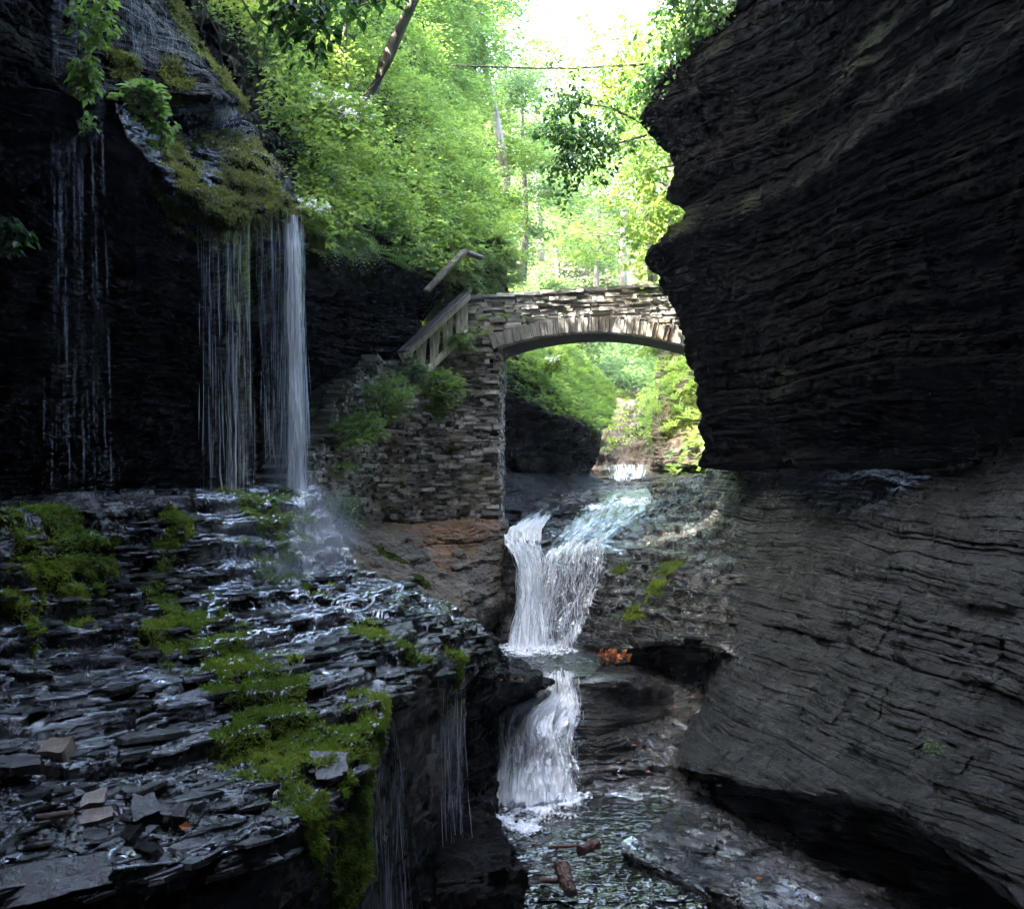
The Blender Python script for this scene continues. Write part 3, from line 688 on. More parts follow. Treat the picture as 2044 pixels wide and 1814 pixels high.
# stepped stream bed in the floor
inb = np.exp(-(d/1.6)**2); q = Z/.5; Z = Z*(1-inb*.8) + inb*.8*(np.floor(q)+np.clip((q-np.floor(q)-.7)/.3, 0, 1))*.5
Z = np.where((Yv < 29) & (np.abs(d) > 3.2), Z - 3*(29-Yv)/3.5*0, Z)
Z = Z - .9*inb*(Yv < 62)
VAL = np.stack([X, Yv, Z], -1)
vo = mesh_np('valley', VAL.reshape(-1, 3), grid_faces(ny, nx), M_soil, attrs={'moss': (1-inb*1.2).clip(0, 1)*.8, 'stain': X*0})
tag(vo, 'green gorge sides rising beyond the bridge', 'valley', None, 'structure')
def val_z(x, y):
    iy = int(np.argmin(np.abs(Yv[:, 0]-y))); ix = int(np.argmin(np.abs(X[0]-x))); return Z[iy, ix]
rock('stream_boulders_bed', [
    [(1150,700,52),(1230,690,55),(1330,700,52)],
    [(1180,800,41),(1250,790,42),(1310,800,41)],
    [(1190,870,33),(1250,862,33.5),(1310,870,33)],
    [(1180,925,29.6),(1245,920,30),(1310,925,29.6)],
    [(1176,945,28.4),(1245,943,28.8),(1312,944,28.4)],
    [W(2.2,28,-1.5),W(3.1,28.2,-1.5),W(4,28,-1.5)]], 220, 260, M_sunrock, amp=.5, terr=.7, tset=((.45,.6),(.16,.4)), seed=95, rough=.16,
    moss=[(1200,860,32,.6),(1280,830,36,.6),(1240,790,42,.9)],
    label='pale tumbled stream bed climbing away beyond the bridge')
rock('far_cliff', [
    [(1120,478,60),(1165,470,61),(1215,480,60)],
    [(1118,520,59.6),(1165,520,60),(1218,522,59.6)],
    [(1115,560,59.2),(1165,565,59.6),(1220,565,59.2)]], 90, 60, M_sunrock, amp=.8, sets=((.9,.5,3),(.35,.4,1.2)), seed=97, rough=.2, label='pale cliff face seen far off between the trees')
g = mesh_np('ground', np.array([[-300,-300,-7.0],[300,-300,-7.0],[300,300,-7.0],[-300,300,-7.0]]), np.array([[0,1,2,3]]), M_dark, attrs={'moss': np.zeros(4), 'stain': np.zeros(4)})
tag(g, 'dark bedrock floor of the gorge', 'ground', None, 'structure')

# ---- unseen gorge sides overhead and behind, narrowed and closed to block sky light
rock('unseen_gorge_rim', [
    [W(-3,-34,30),W(-2.5,-20,30),W(-2,-8,29),W(-2.5,2,28),W(-4.5,9,24),W(-10,15,17),W(-15,20,17)],
    [W(-6,-34,16),W(-4.5,-20,16),W(-3.6,-8,16),W(-4,2,16),W(-5.4,9,15),W(-6.8,14.5,12),W(-11,18,13)],
    [W(-8,-34,8),W(-6,-20,8),W(-5.4,-8,8),W(-5.2,2,7.5),W(-5.2,8,7),W(-4.6,12.6,6.3),W(-6,16,7)],
    [W(-8,-34,0),W(-6,-20,0),W(-5.6,-8,0),W(-5.4,2,2),W(-5.2,6,4),W(-5.0,10,5.4),W(-6,15,6)],
    [W(-8,-34,-7),W(-6,-20,-7),W(-5.0,-8,-7),W(-4.6,-2,-7),W(-4.9,2,-7),W(-5.6,4,-7),W(-7,4,-7)]], 260, 200, M_dark, amp=.9, sets=((1.2,.5,3),(.4,.4,1.2)), seed=101, rough=.3,
    label='unseen high side of the gorge, leaned over the water to block sky light')
rock('unseen_gorge_end', [  # unseen end wall shutting out light from behind
    [W(-9,-15,30),W(-3,-17,30),W(4,-17,30),W(12,-14,30)],
    [W(-9,-15,10),W(-3,-17,10),W(4,-17,10),W(12,-14,10)],
    [W(-9,-15,-7),W(-3,-17,-7),W(4,-17,-7),W(12,-14,-7)]], 120, 90, M_dark, amp=.9, sets=((1.2,.5,3),(.4,.4,1.2)), seed=103, rough=.3, label='unseen bend of the gorge closing off light from behind')
rock('unseen_right_rim', [  # unseen rim, brought inward near the viewer to cut sky light
    [W(3,-24,30),W(3,-8,30),W(3.5,3,29),W(8,9,24),W(11,14,20),W(12,18,14),W(14,24,12)],
    [W(5.6,-24,13),W(5.6,-8,13),W(6,3,14),W(6.2,9,13.5),W(5.8,13,12.5),W(5.2,17.0,10.5),W(6.5,21,9.5)],
    [W(8.6,-24,8),W(8.4,-8,8),W(7.6,3,9),W(6.3,9,10),W(5.4,13,10),W(4.9,16.8,9),W(6,21,8)]], 200, 120, M_soil, amp=.6, sets=((.9,.5,2),(.3,.4,1)), seed=107, rough=.3, label='unseen wooded rim above the big wall, narrowed to block sky light')
rock('unseen_wall_foot', [  # added out of view to stop horizon light leaking in
    [W(9.5,12.5,2.5),W(8.2,8,2.5),W(7.6,4,2.5),W(7.8,-4,2.5),W(8.5,-16,2.5),W(10,-24,2.5)],
    [W(8.8,12.5,-2.5),W(7.2,7.5,-2.5),W(6.2,4,-2.5),W(6.4,-4,-2.5),W(7.5,-16,-2.5),W(9,-24,-2.5)],
    [W(9.5,12.5,-7.5),W(7.6,7,-7.5),W(6.2,4,-7.5),W(6.4,-4,-7.5),W(7.5,-16,-7.5),W(9,-24,-7.5)]], 120, 80, M_dark, amp=.5, seed=113, rough=.1, label='unseen foot of the big wall, added past the viewer to stop low light')
# ================================================================== WATER
def water_sheet(name, rows, nu, nv, mat, amp, sc=3, seed=1, foam=None, label=None, group=None, kind=None, cat='waterfall', off=.03, flow=True, parent=None, arc=0):
    G = grid(rows, nu, nv); n = normals(G)
    u = np.linspace(0, 1, nu)[None, :]*np.ones((nv, 1)); v = np.linspace(0, 1, nv)[:, None]*np.ones((1, nu))
    w = np.linalg.norm(G[nv//2, -1]-G[nv//2, 0]); h = np.linalg.norm(G[-1, nu//2]-G[0, nu//2])
    if flow: nz = fbm(u*w*sc*5, v*h*sc*.8, u*0+seed, seed, 4, .6)
    else: nz = fbm(G[..., 0]*sc, G[..., 1]*sc*.8, G[..., 2]*sc, seed, 4, .5)
    if not flow and foam: G = G + n*(np.clip(foam(u, v, G), 0, 1)*(.02+.035*fbm(G[..., 0]*20, G[..., 1]*20, u*0, 5, 4)))[..., None]
    G = G + n*(off + amp*nz)[..., None]
    fo = foam(u, v, G) if foam else np.zeros(u.shape)
    ob = mesh_np(name, G.reshape(-1, 3), grid_faces(nv, nu), mat, smooth=True, attrs={'across': u*w, 'along': v*h, 'foam': fo})
    if parent: ob.parent = parent
    else: tag(ob, label, cat, group, kind)
    return ob, G

def threads(name, tops, bots, mat, wid, seg=(.15, .9), gap=.35, lean=.02, parent=None, label=None, sway=.02):
    """falling threads of water: each a string of long thin three-sided drops"""
    r = np.random.default_rng(len(tops)*7+3)
    V = []; Fc = []; nV = 0
    for T, B in zip(tops, bots):
        T = np.asarray(T); B = np.asarray(B); H = np.linalg.norm(T-B); p = r.uniform(0, .2); ph = r.uniform(0, 6)
        w0 = wid*r.uniform(.45, 1.3)
        while p < H:
            l = r.uniform(*seg); e = min(H, p+l)
            k = max(2, int((e-p)/.25)+1)
            ts = np.linspace(p, e, k)/H
            for i, t in enumerate(ts):
                c = T + (B-T)*t; c = c + np.array([math.sin(ph+t*5)*sway, math.cos(ph*2+t*4)*sway, 0])
                ww = w0*(math.sin(math.pi*(i+.35)/(k-.3)) if 0 < i < k-1 else .25)*(1+.5*t)
                for a in (0, 2.09, 4.19): V.append(c + np.array([math.cos(a+ph), math.sin(a+ph), 0])*ww*.5)
                if i:
                    b = nV + (i-1)*3
                    Fc += [(b+j, b+(j+1) % 3, b+3+(j+1) % 3, b+3+j) for j in range(3)]
            nV += 3*k
            p = e + r.exponential(gap)*l*.6
    o = mesh_np(name, np.array(V), np.array(Fc), mat, smooth=True)
    if parent: child(o, parent)
    return o

def curtain(spec, n, bot, jit=.25):
    """spec: polyline of (px,py,Y) along the lip; bot: polyline of (px,py,Y) where it lands"""
    A = spl(np.array([at(*p) for p in spec]), 200, 0); B = spl(np.array([at(*p) for p in bot]), 200, 0)
    t = np.sort(np.clip(RG.beta(1, 1, n), 0, 1)); i = (t*199).astype(int)
    T = A[i] + RG.normal(0, .03, (n, 3)); T[:, 2] += RG.uniform(-.08, .02, n)
    Bt = B[i] + RG.normal(0, .085, (n, 3))*[1, 1, .5]
    return T, Bt
def fall_thing(label, loc, group='thin falls of the side stream'):
    return empty('thin_waterfall', loc, label, 'waterfall', group)

def veil(rows, dens, f, seed, nu=60, nv=120, taper=.9):
    '''a translucent sheet of falling water between the threads'''
    o, G = water_sheet('water_veil', rows, nu, nv, M_veil, .03, 2, seed, foam=lambda u, v, G: dens - taper*np.abs(2*u-1)**4 - .25*np.clip(.12-v, 0, 1)/.12 + .15*v, off=.0, parent=f)
    o.data.transform(__import__('mathutils').Matrix.Translation([-c for c in f.location]))
def two(f, lip, bot, n1, n2, w1, w2, mt=None):
    T, B = curtain(lip, n1, bot); threads('water_thread', T, B, mt or M_thread, w1, (.12, .9), .5, parent=f, sway=.012)
    if n2:
        T, B = curtain(lip, n2, bot); threads('water_thread', T, B, M_faint, w2, (.5, 2.2), .3, parent=f, sway=.012)
f = fall_thing('brightest narrow column of water dropping from the end of the mossy lip onto the stair', at(585,970,13.6))
veil([[(564,425,13.5),(584,428,13.6),(606,432,13.9)],[(564,600,13.35),(586,600,13.5),(608,600,13.8)],[(566,800,13.3),(588,800,13.45),(612,800,13.75)],[(566,972,13.3),(590,974,13.45),(616,976,13.75)]], .36, f, 31)
veil([[(572,428,13.6),(588,430,13.7),(602,432,13.9)],[(574,700,13.5),(590,700,13.6),(606,700,13.8)],[(574,974,13.45),(592,975,13.55),(610,976,13.8)]], .58, f, 33)
two(f, [(566,420,13.5),(604,432,14.0)], [(570,968,13.4),(612,975,13.9)], 100, 0, .008, .016, M_splash)
f = fall_thing('wide curtain of fine threads off the middle of the mossy lip', at(460,975,12.6))
veil([[(400,410,12.0),(450,440,12.3),(505,430,12.8)],[(404,700,12.0),(452,700,12.3),(508,700,12.7)],[(408,978,12.0),(455,978,12.3),(512,976,12.7)]], .02, f, 35)
veil([[(436,430,12.2),(465,436,12.4),(498,430,12.7)],[(438,700,12.2),(466,700,12.4),(500,700,12.7)],[(440,978,12.2),(470,978,12.4),(504,976,12.7)]], .10, f, 37)
two(f, [(402,408,12.0),(452,440,12.3),(500,428,12.8)], [(408,978,12.2),(455,978,12.5),(508,975,12.9)], 62, 0, .0075, .014)
f = fall_thing('sparse threads between the bright column and the wide curtain', at(540,970,13.2))
veil([[(518,418,13.0),(540,416,13.2),(566,422,13.5)],[(520,700,13.0),(542,700,13.2),(566,700,13.5)],[(522,972,13.0),(544,972,13.2),(566,970,13.5)]], .0, f, 39)
two(f, [(518,418,13.0),(566,422,13.5)], [(522,972,13.1),(566,970,13.5)], 30, 0, .0065, .012)
f = fall_thing('faint long threads falling past the hanging weeds', at(160,980,10.6))
two(f, [(105,-60,10.2),(150,-60,10.4),(205,-60,10.8)], [(108,990,10.2),(155,985,10.5),(212,985,10.9)], 22, 0, .010, .008, M_faint)
f = fall_thing('short silver drips crossing the dark upper block', at(330,120,12.6))
T, B = curtain([(252,-20,12.4),(310,5,13.0),(395,90,13.2)], 130, [(258,118,12.2),(320,122,12.7),(405,130,13.1)])
threads('water_thread', T, B, M_thread, .006, (.06, .3), 1.0, parent=f)
f = fall_thing('row of short drips under the banded block above the moss', at(420,235,13.4))
T, B = curtain([(290,190,12.2),(430,200,12.9),(486,208,14.0)], 170, [(300,238,12.6),(432,250,13.3),(490,248,14.2)])
threads('water_thread', T, B, M_thread, .006, (.06, .3), .8, parent=f)
f = fall_thing('faint blue threads dropping into the dark recess below the mossy corner', at(740,1800,9.4))
veil([[(714,1480,9.0),(755,1430,10.0),(800,1395,10.8)],[(714,1650,9.0),(756,1650,9.9),(803,1650,10.6)],[(716,1880,9.0),(760,1860,9.8),(806,1840,10.5)]], .02, f, 43)
T, B = curtain([(716,1480,9.0),(765,1420,10.2),(800,1395,10.8)], 64, [(716,1900,9.2),(765,1880,10.0),(805,1850,10.6)])
threads('water_thread', T, B, M_splash, .007, (.1, .8), .5, parent=f)
f = fall_thing('bright narrow threads dropping from the rock edge beside the second fall', at(905,1800,11.8))
veil([[(884,1378,11.6),(906,1376,11.9),(930,1374,12.2)],[(886,1600,11.5),(908,1600,11.8),(931,1600,12.1)],[(888,1830,11.4),(910,1830,11.7),(932,1830,12.0)]], .08, f, 45)
T, B = curtain([(885,1378,11.6),(928,1374,12.2)], 16, [(888,1830,11.4),(930,1830,12.0)])
threads('water_thread', T, B, M_splash, .008, (.1, .9), .4, parent=f)

# water running down the stepped tiers below the bright column
f = empty('step_cascade', at(600,1100,13.2), 'fan of water spilling over small stepped tiers under the bright column', 'cascade')
G_ = PATCH['wet_ledges']['G']; q_ = proj(G_.reshape(-1, 3)).reshape(G_.shape[0], G_.shape[1], 2)
inr = (q_[..., 0] > 395) & (q_[..., 0] < 850) & (q_[..., 1] > 955) & (q_[..., 1] < 1230) & (G_[..., 1] > 9.6)
jj, ii = np.nonzero(inr); j0, j1, i0, i1 = jj.min(), jj.max(), ii.min(), ii.max()
Gs = G_[j0:j1, i0:i1]; qs = q_[j0:j1, i0:i1]; ns_ = normals(Gs)
cxw = np.interp(qs[..., 1], [960, 1050, 1120, 1200, 1290], [592, 606, 600, 640, 760]); wdw = np.interp(qs[..., 1], [960, 1030, 1075, 1120, 1160, 1200, 1290], [20, 26, 70, 110, 120, 120, 60])
fo_ = np.exp(-((qs[..., 0]-cxw)/wdw)**2)*np.interp(qs[..., 1], [950, 965, 1080, 1130, 1170, 1290], [0, .75, .62, .62, .30, -.1]) + .16*np.exp(-((qs[..., 0]-480)/70)**2)*(qs[..., 1] < 1130) - .28
ns2 = ns_.copy(); Gw = Gs + ns2*.018
o = mesh_np('water_film', Gw.reshape(-1, 3), grid_faces(Gw.shape[0], Gw.shape[1]), M_film, smooth=True, attrs={'across': (Gs[..., 0]*.8+Gs[..., 1]*.3), 'along': Gs[..., 2]*2+Gs[..., 1]*.3, 'foam': fo_})
o.parent = f; o.data.transform(__import__('mathutils').Matrix.Translation([-c for c in f.location]))
T, B = curtain([(420,980,12.0),(500,976,12.7),(604,975,13.5)], 150, [(420,1110,11.4),(500,1115,12.0),(640,1110,12.9)])
threads('water_thread', T, B, M_faint, .009, (.08, .4), .6, parent=f)

# ---- main cascade
f = empty('main_cascade', at(1090,1280,18.6), 'main white cascade splitting into a narrow chute and a wide fan above the upper pool', 'waterfall')
def loc(o, f): o.data.transform(__import__('mathutils').Matrix.Translation([-c for c in f.location])); return o
ch, G1 = water_sheet('chute', [
    [(1062,1034,22.6),(1085,1028,22.9),(1118,1018,23.4)],
    [(1012,1070,21.3),(1045,1060,21.5),(1085,1052,21.8)],
    [(1008,1092,20.4),(1045,1088,20.4),(1080,1088,20.4)],
    [(1022,1112,19.9),(1052,1112,19.9),(1080,1118,19.8)],
    [(1040,1148,19.5),(1060,1148,19.4),(1082,1152,19.4)],
    [(1036,1210,19.1),(1056,1210,19.0),(1080,1212,19.0)],
    [(1014,1298,18.4),(1048,1300,18.3),(1092,1300,18.3)]], 90, 300, M_fallw, .05, 3, 7, foam=lambda u, v, G: .55+.25*v-.55*np.abs(2*u-1)**5-.9*np.clip(.16-v, 0, 1)/.16, off=.08, parent=f); loc(ch, f)
FAN = [
    [(1215,1008,24.4),(1270,1005,24.6),(1335,1000,24.9)],
    [(1165,1040,22.8),(1225,1032,23.0),(1305,1024,23.2)],
    [(1118,1082,21.1),(1178,1068,21.4),(1250,1056,21.7)],
    [(1084,1132,19.7),(1136,1112,20.0),(1207,1096,20.3)],
    [(1074,1165,19.35),(1128,1145,19.5),(1204,1126,19.8)],
    [(1064,1220,19.0),(1118,1210,19.1),(1190,1196,19.4)],
    [(1048,1300,18.4),(1106,1300,18.4),(1172,1298,18.5)]]
def fo_fan(u, v, G): return -.06+.34*np.exp(-(u/.3)**2)+.12*(v < .5)*(v > .25)+.22*np.exp(-((v-.52)/.07)**2)-.12*(v < .3)+.12*np.clip((v-.85)/.15, 0, 1)-.5*np.abs(2*u-1)**8-.06*(v > .6)*(u > .5)
fn, G2 = water_sheet('fan', FAN, 200, 360, M_fallsheet, .06, 3, 9, foam=fo_fan, off=.07, parent=f); loc(fn, f)
fn, G2b = water_sheet('fan', FAN, 160, 300, M_fallsheet, .08, 3, 29, foam=lambda u, v, G: fo_fan(u, v, G)-.10-.4*(v < .45), off=.16, parent=f); loc(fn, f)
def strands_on(G, n, mat, name, parent, wid, push=.05, u0=0, u1=1, v0=.4, lmin=.12, lmax=.5):
    nv, nu, _ = G.shape; nn = normals(G); V = []; Fc = []; c = 0
    r = np.random.default_rng(n)
    for _ in range(n):
        u = r.uniform(u0, u1)*(nu-1); a = r.uniform(v0, 1)*(nv-1); l = r.uniform(lmin, lmax)*(nv-1); b = min(nv-1, a+l)
        k = 7; w = wid*r.uniform(.4, 1.4); pu = r.uniform(.3, 1.4)*push; du = r.normal(0, .003)*nu
        for i in range(k):
            vv = int(a+(b-a)*i/(k-1)); uu = int(np.clip(u+du*i/k, 0, nu-1))
            p = G[vv, uu] + nn[vv, uu]*pu; ww = w*math.sin(math.pi*(i+.3)/(k-.4))
            ax = G[vv, min(nu-1, uu+1)]-G[vv, max(0, uu-1)]; ax /= np.linalg.norm(ax)+1e-9
            V += [p-ax*ww*.5, p+nn[vv, uu]*ww*.5, p+ax*ww*.5]
            if i: Fc += [(c-3+0, c-3+1, c+1, c+0), (c-3+1, c-3+2, c+2, c+1), (c-3+2, c-3, c, c+2)]
            c += 3
    return child(mesh_np(name, np.array(V), np.array(Fc), mat, smooth=True), parent)
strands_on(G1, 120, M_splash, 'splash_strands', f, .014, .07, v0=.25)
strands_on(G2, 160, M_splash, 'splash_strands', f, .012, .07, v0=.45, lmin=.1, lmax=.35)
# ---- second fall
f = empty('second_fall', at(1060,1575,14.5), 'lower white fall dropping in two tiers from the upper pool into the lower pool', 'waterfall')
up, G3 = water_sheet('upper_tier', [
    [(1078,1346,16.0),(1110,1346,16.0),(1150,1346,15.9)],
    [(1072,1364,15.6),(1112,1362,15.6),(1154,1362,15.6)],
    [(1068,1395,15.4),(1112,1392,15.4),(1156,1394,15.5)],
    [(1050,1425,15.1),(1100,1428,15.1),(1156,1432,15.3)]], 110, 120, M_fallt, .05, 3, 11, foam=lambda u, v, G: .18+.2*v-.5*np.abs(2*u-1)**6, off=.06, parent=f); loc(up, f)
LOW = [
    [(1048,1416,15.2),(1100,1420,15.2),(1158,1426,15.3)],
    [(985,1438,14.8),(1065,1436,14.9),(1150,1446,15.1)],
    [(966,1462,14.5),(1048,1464,14.6),(1142,1474,14.85)],
    [(968,1500,14.3),(1050,1505,14.4),(1140,1510,14.7)],
    [(970,1545,14.15),(1052,1550,14.2),(1140,1550,14.55)],
    [(958,1612,13.85),(1052,1614,13.9),(1148,1602,14.2)]]
def fo_low(u, v, G): return .38*np.exp(-((v-.24)/.16)**2)+.22+.34*np.clip((v-.75)/.25, 0, 1)-.6*np.abs(2*u-1)**8
lw, G4 = water_sheet('lower_tier', LOW, 220, 300, M_fallsheet, .07, 3, 13, foam=fo_low, off=.06, parent=f); loc(lw, f)
lw, G4b = water_sheet('lower_tier', LOW, 180, 240, M_fallsheet, .09, 3, 43, foam=lambda u, v, G: fo_low(u, v, G)-.08, off=.15, parent=f); loc(lw, f)
strands_on(G4, 160, M_splash, 'splash_strands', f, .011, .08, v0=.15, lmin=.1, lmax=.4)
strands_on(G3, 60, M_splash, 'splash_strands', f, .011, .05, v0=.1)
# ---- small fall under the bridge
f = empty('small_fall', at(1250,968,27), 'small sunlit fall beyond the bridge where the stream drops between two rocks', 'waterfall')
s5, G5 = water_sheet('water_sheet', [
    [(1208,938,28.4),(1250,936,28.6),(1296,936,28.4)],
    [(1205,944,27.9),(1250,942,28.0),(1298,942,27.9)],
    [(1208,955,27.6),(1250,958,27.7),(1294,954,27.6)],
    [(1215,966,27.3),(1250,970,27.4),(1290,966,27.2)]], 90, 60, M_fallsheet, .012, 3, 15, foam=lambda u, v, G: .10+0*u-.5*np.abs(2*u-1)**6, off=.12, parent=f); loc(s5, f)
strands_on(G5, 12, M_splash, 'splash_strands', f, .03, .04, v0=.1)

# ---- pools
def pool(name, rows, nu, nv, amp, foamb, label, mat=M_pool, sc=4):
    def fo(u, v, G): return blobs(G, foamb, 3, .5, 5)*1.0
    return water_sheet(name, rows, nu, nv, mat, amp, sc, 21, fo, label, None, 'structure', 'pool', 0, False)
z = -4.2
pool('lower_pool', [[W(-.9,15.0,z),W(.6,15.0,z),W(2.6,15.0,z)],[W(-.9,13,z),W(.6,13,z),W(2.6,13,z)],[W(-.9,11.4,z),W(.8,11.5,z),W(2.4,11.4,z)],
    [W(-.9,10.9,z-.02),W(.8,10.9,z-.02),W(2.3,10.9,z-.02)]], 300, 400, .017,
    [(1000,1595,14.0,.4),(1060,1600,13.9,.45),(1120,1592,14.2,.38),(1000,1625,13.4,.3),(1050,1640,13.2,.2)], 'rippling lower pool at the foot of the second fall', sc=5)
pool('upper_pool', [[W(-.4,18.9,-2.92),W(.8,18.9,-2.92),W(1.7,18.9,-2.92)],[W(-.2,17.5,-2.92),W(.8,17.3,-2.92),W(1.5,17.3,-2.92)],[W(.2,15.9,-2.93),W(.7,15.85,-2.93),W(1.1,15.85,-2.93)]], 200, 240, .012,
    [(1030,1288,18.2,.5),(1090,1290,18.2,.45),(1150,1290,18.2,.25),(1040,1300,17.8,.3)], 'small upper pool between the two falls', sc=6)
pool('lip_water', [[W(-.8,11.0,-4.21),W(.8,11.0,-4.21),W(1.9,11.0,-4.21)],[W(-.8,10.5,-4.27),W(.8,10.45,-4.27),W(1.9,10.4,-4.27)],[W(-.8,10.2,-4.36),W(.8,10.15,-4.36),W(1.9,10.1,-4.36)],
    [W(-.8,9.9,-4.7),W(.8,9.8,-4.7),W(1.9,9.8,-4.7)],[W(-.8,9.5,-5.9),W(.8,9.4,-5.9),W(1.9,9.4,-5.9)]], 220, 200, .02,
    [(1080,1800,10.2,.4),(1180,1800,10.2,.35),(1000,1800,10.3,.3)], 'shallow sheet of water sliding over the lip below the lower pool', sc=6)
pool('bridge_water', [[(1190,965,27.3),(1250,968,27.2),(1310,965,27.0)],[(1100,995,25.4),(1200,985,25.8),(1310,978,25.6)],[(1060,1018,24.2),(1200,1000,24.9),(1320,996,24.7)],[(1050,1034,23.2),(1190,1018,24.1),(1330,1004,24.6)]], 160, 120, .008,
    [(1260,1004,24.6,.4),(1200,1012,24.2,.3)], 'thin bright water sliding over ledges under the bridge', sc=6)

def drape(patch, fo_fn, up, label, mat=M_sheen, jr=None):
    """thin water laid on the ledges of a rock patch, with glints painted into it"""
    G = PATCH[patch]['G']; a, b = jr or (0, G.shape[0]); G = G[a:b]; nn = normals(G); q = proj(G.reshape(-1, 3)).reshape(G.shape[0], G.shape[1], 2)
    fo = fo_fn(q, nn, G); Gw = G + nn*up
    o = mesh_np('painted_glint_water', Gw.reshape(-1, 3), grid_faces(*Gw.shape[:2]), mat, smooth=True, attrs={'across': G[..., 0]*.9+G[..., 1]*.35, 'along': G[..., 2]*2+G[..., 1]*.4, 'foam': fo})
    return tag(o, label, 'water', None, 'structure')
def glint(base, amp, fr=1.3, seed=3, tread=.35):  # painted highlights: noise patches, stronger on flat treads, carried by the foam mask
    def f(q, nn, G):
        v = base + amp*fbm(G[..., 0]*fr, G[..., 1]*fr, G[..., 2]*fr*2, seed, 4, .6) + tread*np.clip((nn[..., 2]-.75)*4, -1, 1)
        return v
    return f
def gl_left(q, nn, G):
    v = glint(-.25, .42, .8, 5, .34)(q, nn, G)
    m = np.minimum(np.clip((q[..., 1]-1040)/150, 0, 1), np.clip((q[..., 0]+40)/300, .3, 1)) 
    v = v + .14*np.exp(-((q[..., 0]-600)/260)**2)*(q[..., 1] < 1400)
    return np.where(PATCH['wet_ledges']['moss'][150:760] > .45, -.6, v*1.0 - (1-m)*.35 - .25*np.clip((330-q[..., 0])/300, 0, 1)*np.clip((1560-q[..., 1])/150, -.6, 1))
drape('wet_ledges', gl_left, .010, 'thin skin of water with painted glints on the wet ledges', jr=(150, 760))
drape('right_bank', glint(-.38, .34, .8, 8, .38), .010, 'thin skin of water with painted glints on the banded ledges', jr=(20, 440))
drape('foot_slab', glint(-.20, .30, 1.0, 9, .34), .010, 'thin skin of water with painted glints on the low flaky slab', jr=(10, 230))
drape('bowl_ledges', glint(-.36, .30, .7, 10, .34), .010, 'thin skin of water with painted glints on the curved ledges', jr=(40, 400))
drape('cascade_headwall', glint(-.22, .35, 1.5, 12, .25), .012, 'thin stream water with painted glints sliding over the dark slab above the cascade', jr=(0, 130))
drape('mossy_overhang', lambda q, nn, G: np.where(PATCH['mossy_overhang']['moss'][40:270] > .45, -.6, glint(-.27, .3, 1.6, 14, .2)(q, nn, G)), .012, 'film of water with painted glints on the mossy overhang', jr=(40, 270))
# ================================================================== MASONRY, BRIDGE, STAIR, RAILING
def masonry(name, path, zb, zt, mat, hs, ls, depth, prot, parent, seed=1, skip=.0, batter=0):
    """path: plan polyline [(x,y)], zb/zt: [(s,z)] tables with s in metres along it; one mesh of many separate stones"""
    r = np.random.default_rng(seed); P = np.array(path, float)
    seg = np.linalg.norm(np.diff(P, axis=0), axis=1); S = np.concatenate([[0], np.cumsum(seg)]); Lt = S[-1]
    pos = lambda s: np.array([np.interp(s, S, P[:, 0]), np.interp(s, S, P[:, 1])])
    zb = np.array(zb); zt = np.array(zt); mb = MB(); z = zb[:, 1].min()
    while z < zt[:, 1].max():
        h = r.uniform(*hs); s = -r.uniform(0, ls[1])
        while s < Lt:
            l = r.uniform(*ls)*(1 if r.random() < .8 else 1.6); m = s+l/2
            if 0 <= m <= Lt:
                lo, hi = np.interp(m, zb[:, 0], zb[:, 1]), np.interp(m, zt[:, 0], zt[:, 1])
                if z+h*.5 > lo and z+h*.6 < hi and r.random() > skip:
                    a, b = pos(max(0, m-.05)), pos(min(Lt, m+.05)); t = (b-a)/np.linalg.norm(b-a)
                    e = np.array([t[0], t[1], r.normal(0, .02)]); nn = np.array([t[1], -t[0], 0])
                    c = pos(m); pr = r.uniform(0, prot)*(1 if r.random() < .85 else 1.9)
                    c3 = np.array([c[0], c[1], z+h/2]) + nn*(pr - depth/2 - batter*(z-zb[:, 1].min())) 
                    hh = h*r.uniform(.38, .5); hl = l/2*.93
                    mb.box(c3, e, nn, np.array([0, 0, 1.]), hl, depth/2, hh, jit=min(.013, h*.18))
            s += l*1.0
        z += h*.98
    return mb.build(name, mat, parent)

def prism(name, path, zb, zt, depth, mat, parent, inset=.02):
    P = np.array(path, float); n_ = len(P); mb = MB(); V = []
    seg = np.linalg.norm(np.diff(P, axis=0), axis=1); S = np.concatenate([[0], np.cumsum(seg)])
    zb = np.array(zb); zt = np.array(zt)
    for i in range(n_):
        a = P[max(0, i-1)]; b = P[min(n_-1, i+1)]; t = (b-a)/np.linalg.norm(b-a); nn = np.array([t[1], -t[0]])
        lo, hi = np.interp(S[i], zb[:, 0], zb[:, 1]), np.interp(S[i], zt[:, 0], zt[:, 1])
        f = P[i]-nn*inset; k = P[i]-nn*depth
        V += [(f[0], f[1], lo), (f[0], f[1], hi-.03), (k[0], k[1], hi-.03), (k[0], k[1], lo)]
    Fc = []
    for i in range(n_-1):
        for j in range(4): Fc.append((i*4+j, i*4+(j+1) % 4, (i+1)*4+(j+1) % 4, (i+1)*4+j))
    Fc += [(0, 1, 2, 3), ((n_-1)*4+3, (n_-1)*4+2, (n_-1)*4+1, (n_-1)*4)]
    mb.add(V, Fc); return mb.build(name, mat, parent)

def plan(pts): return [tuple(at(*p)[:2]) for p in pts]
def arcl(path, idx):
    P = np.array(path); return [0]+list(np.cumsum(np.linalg.norm(np.diff(P, axis=0), axis=1)))
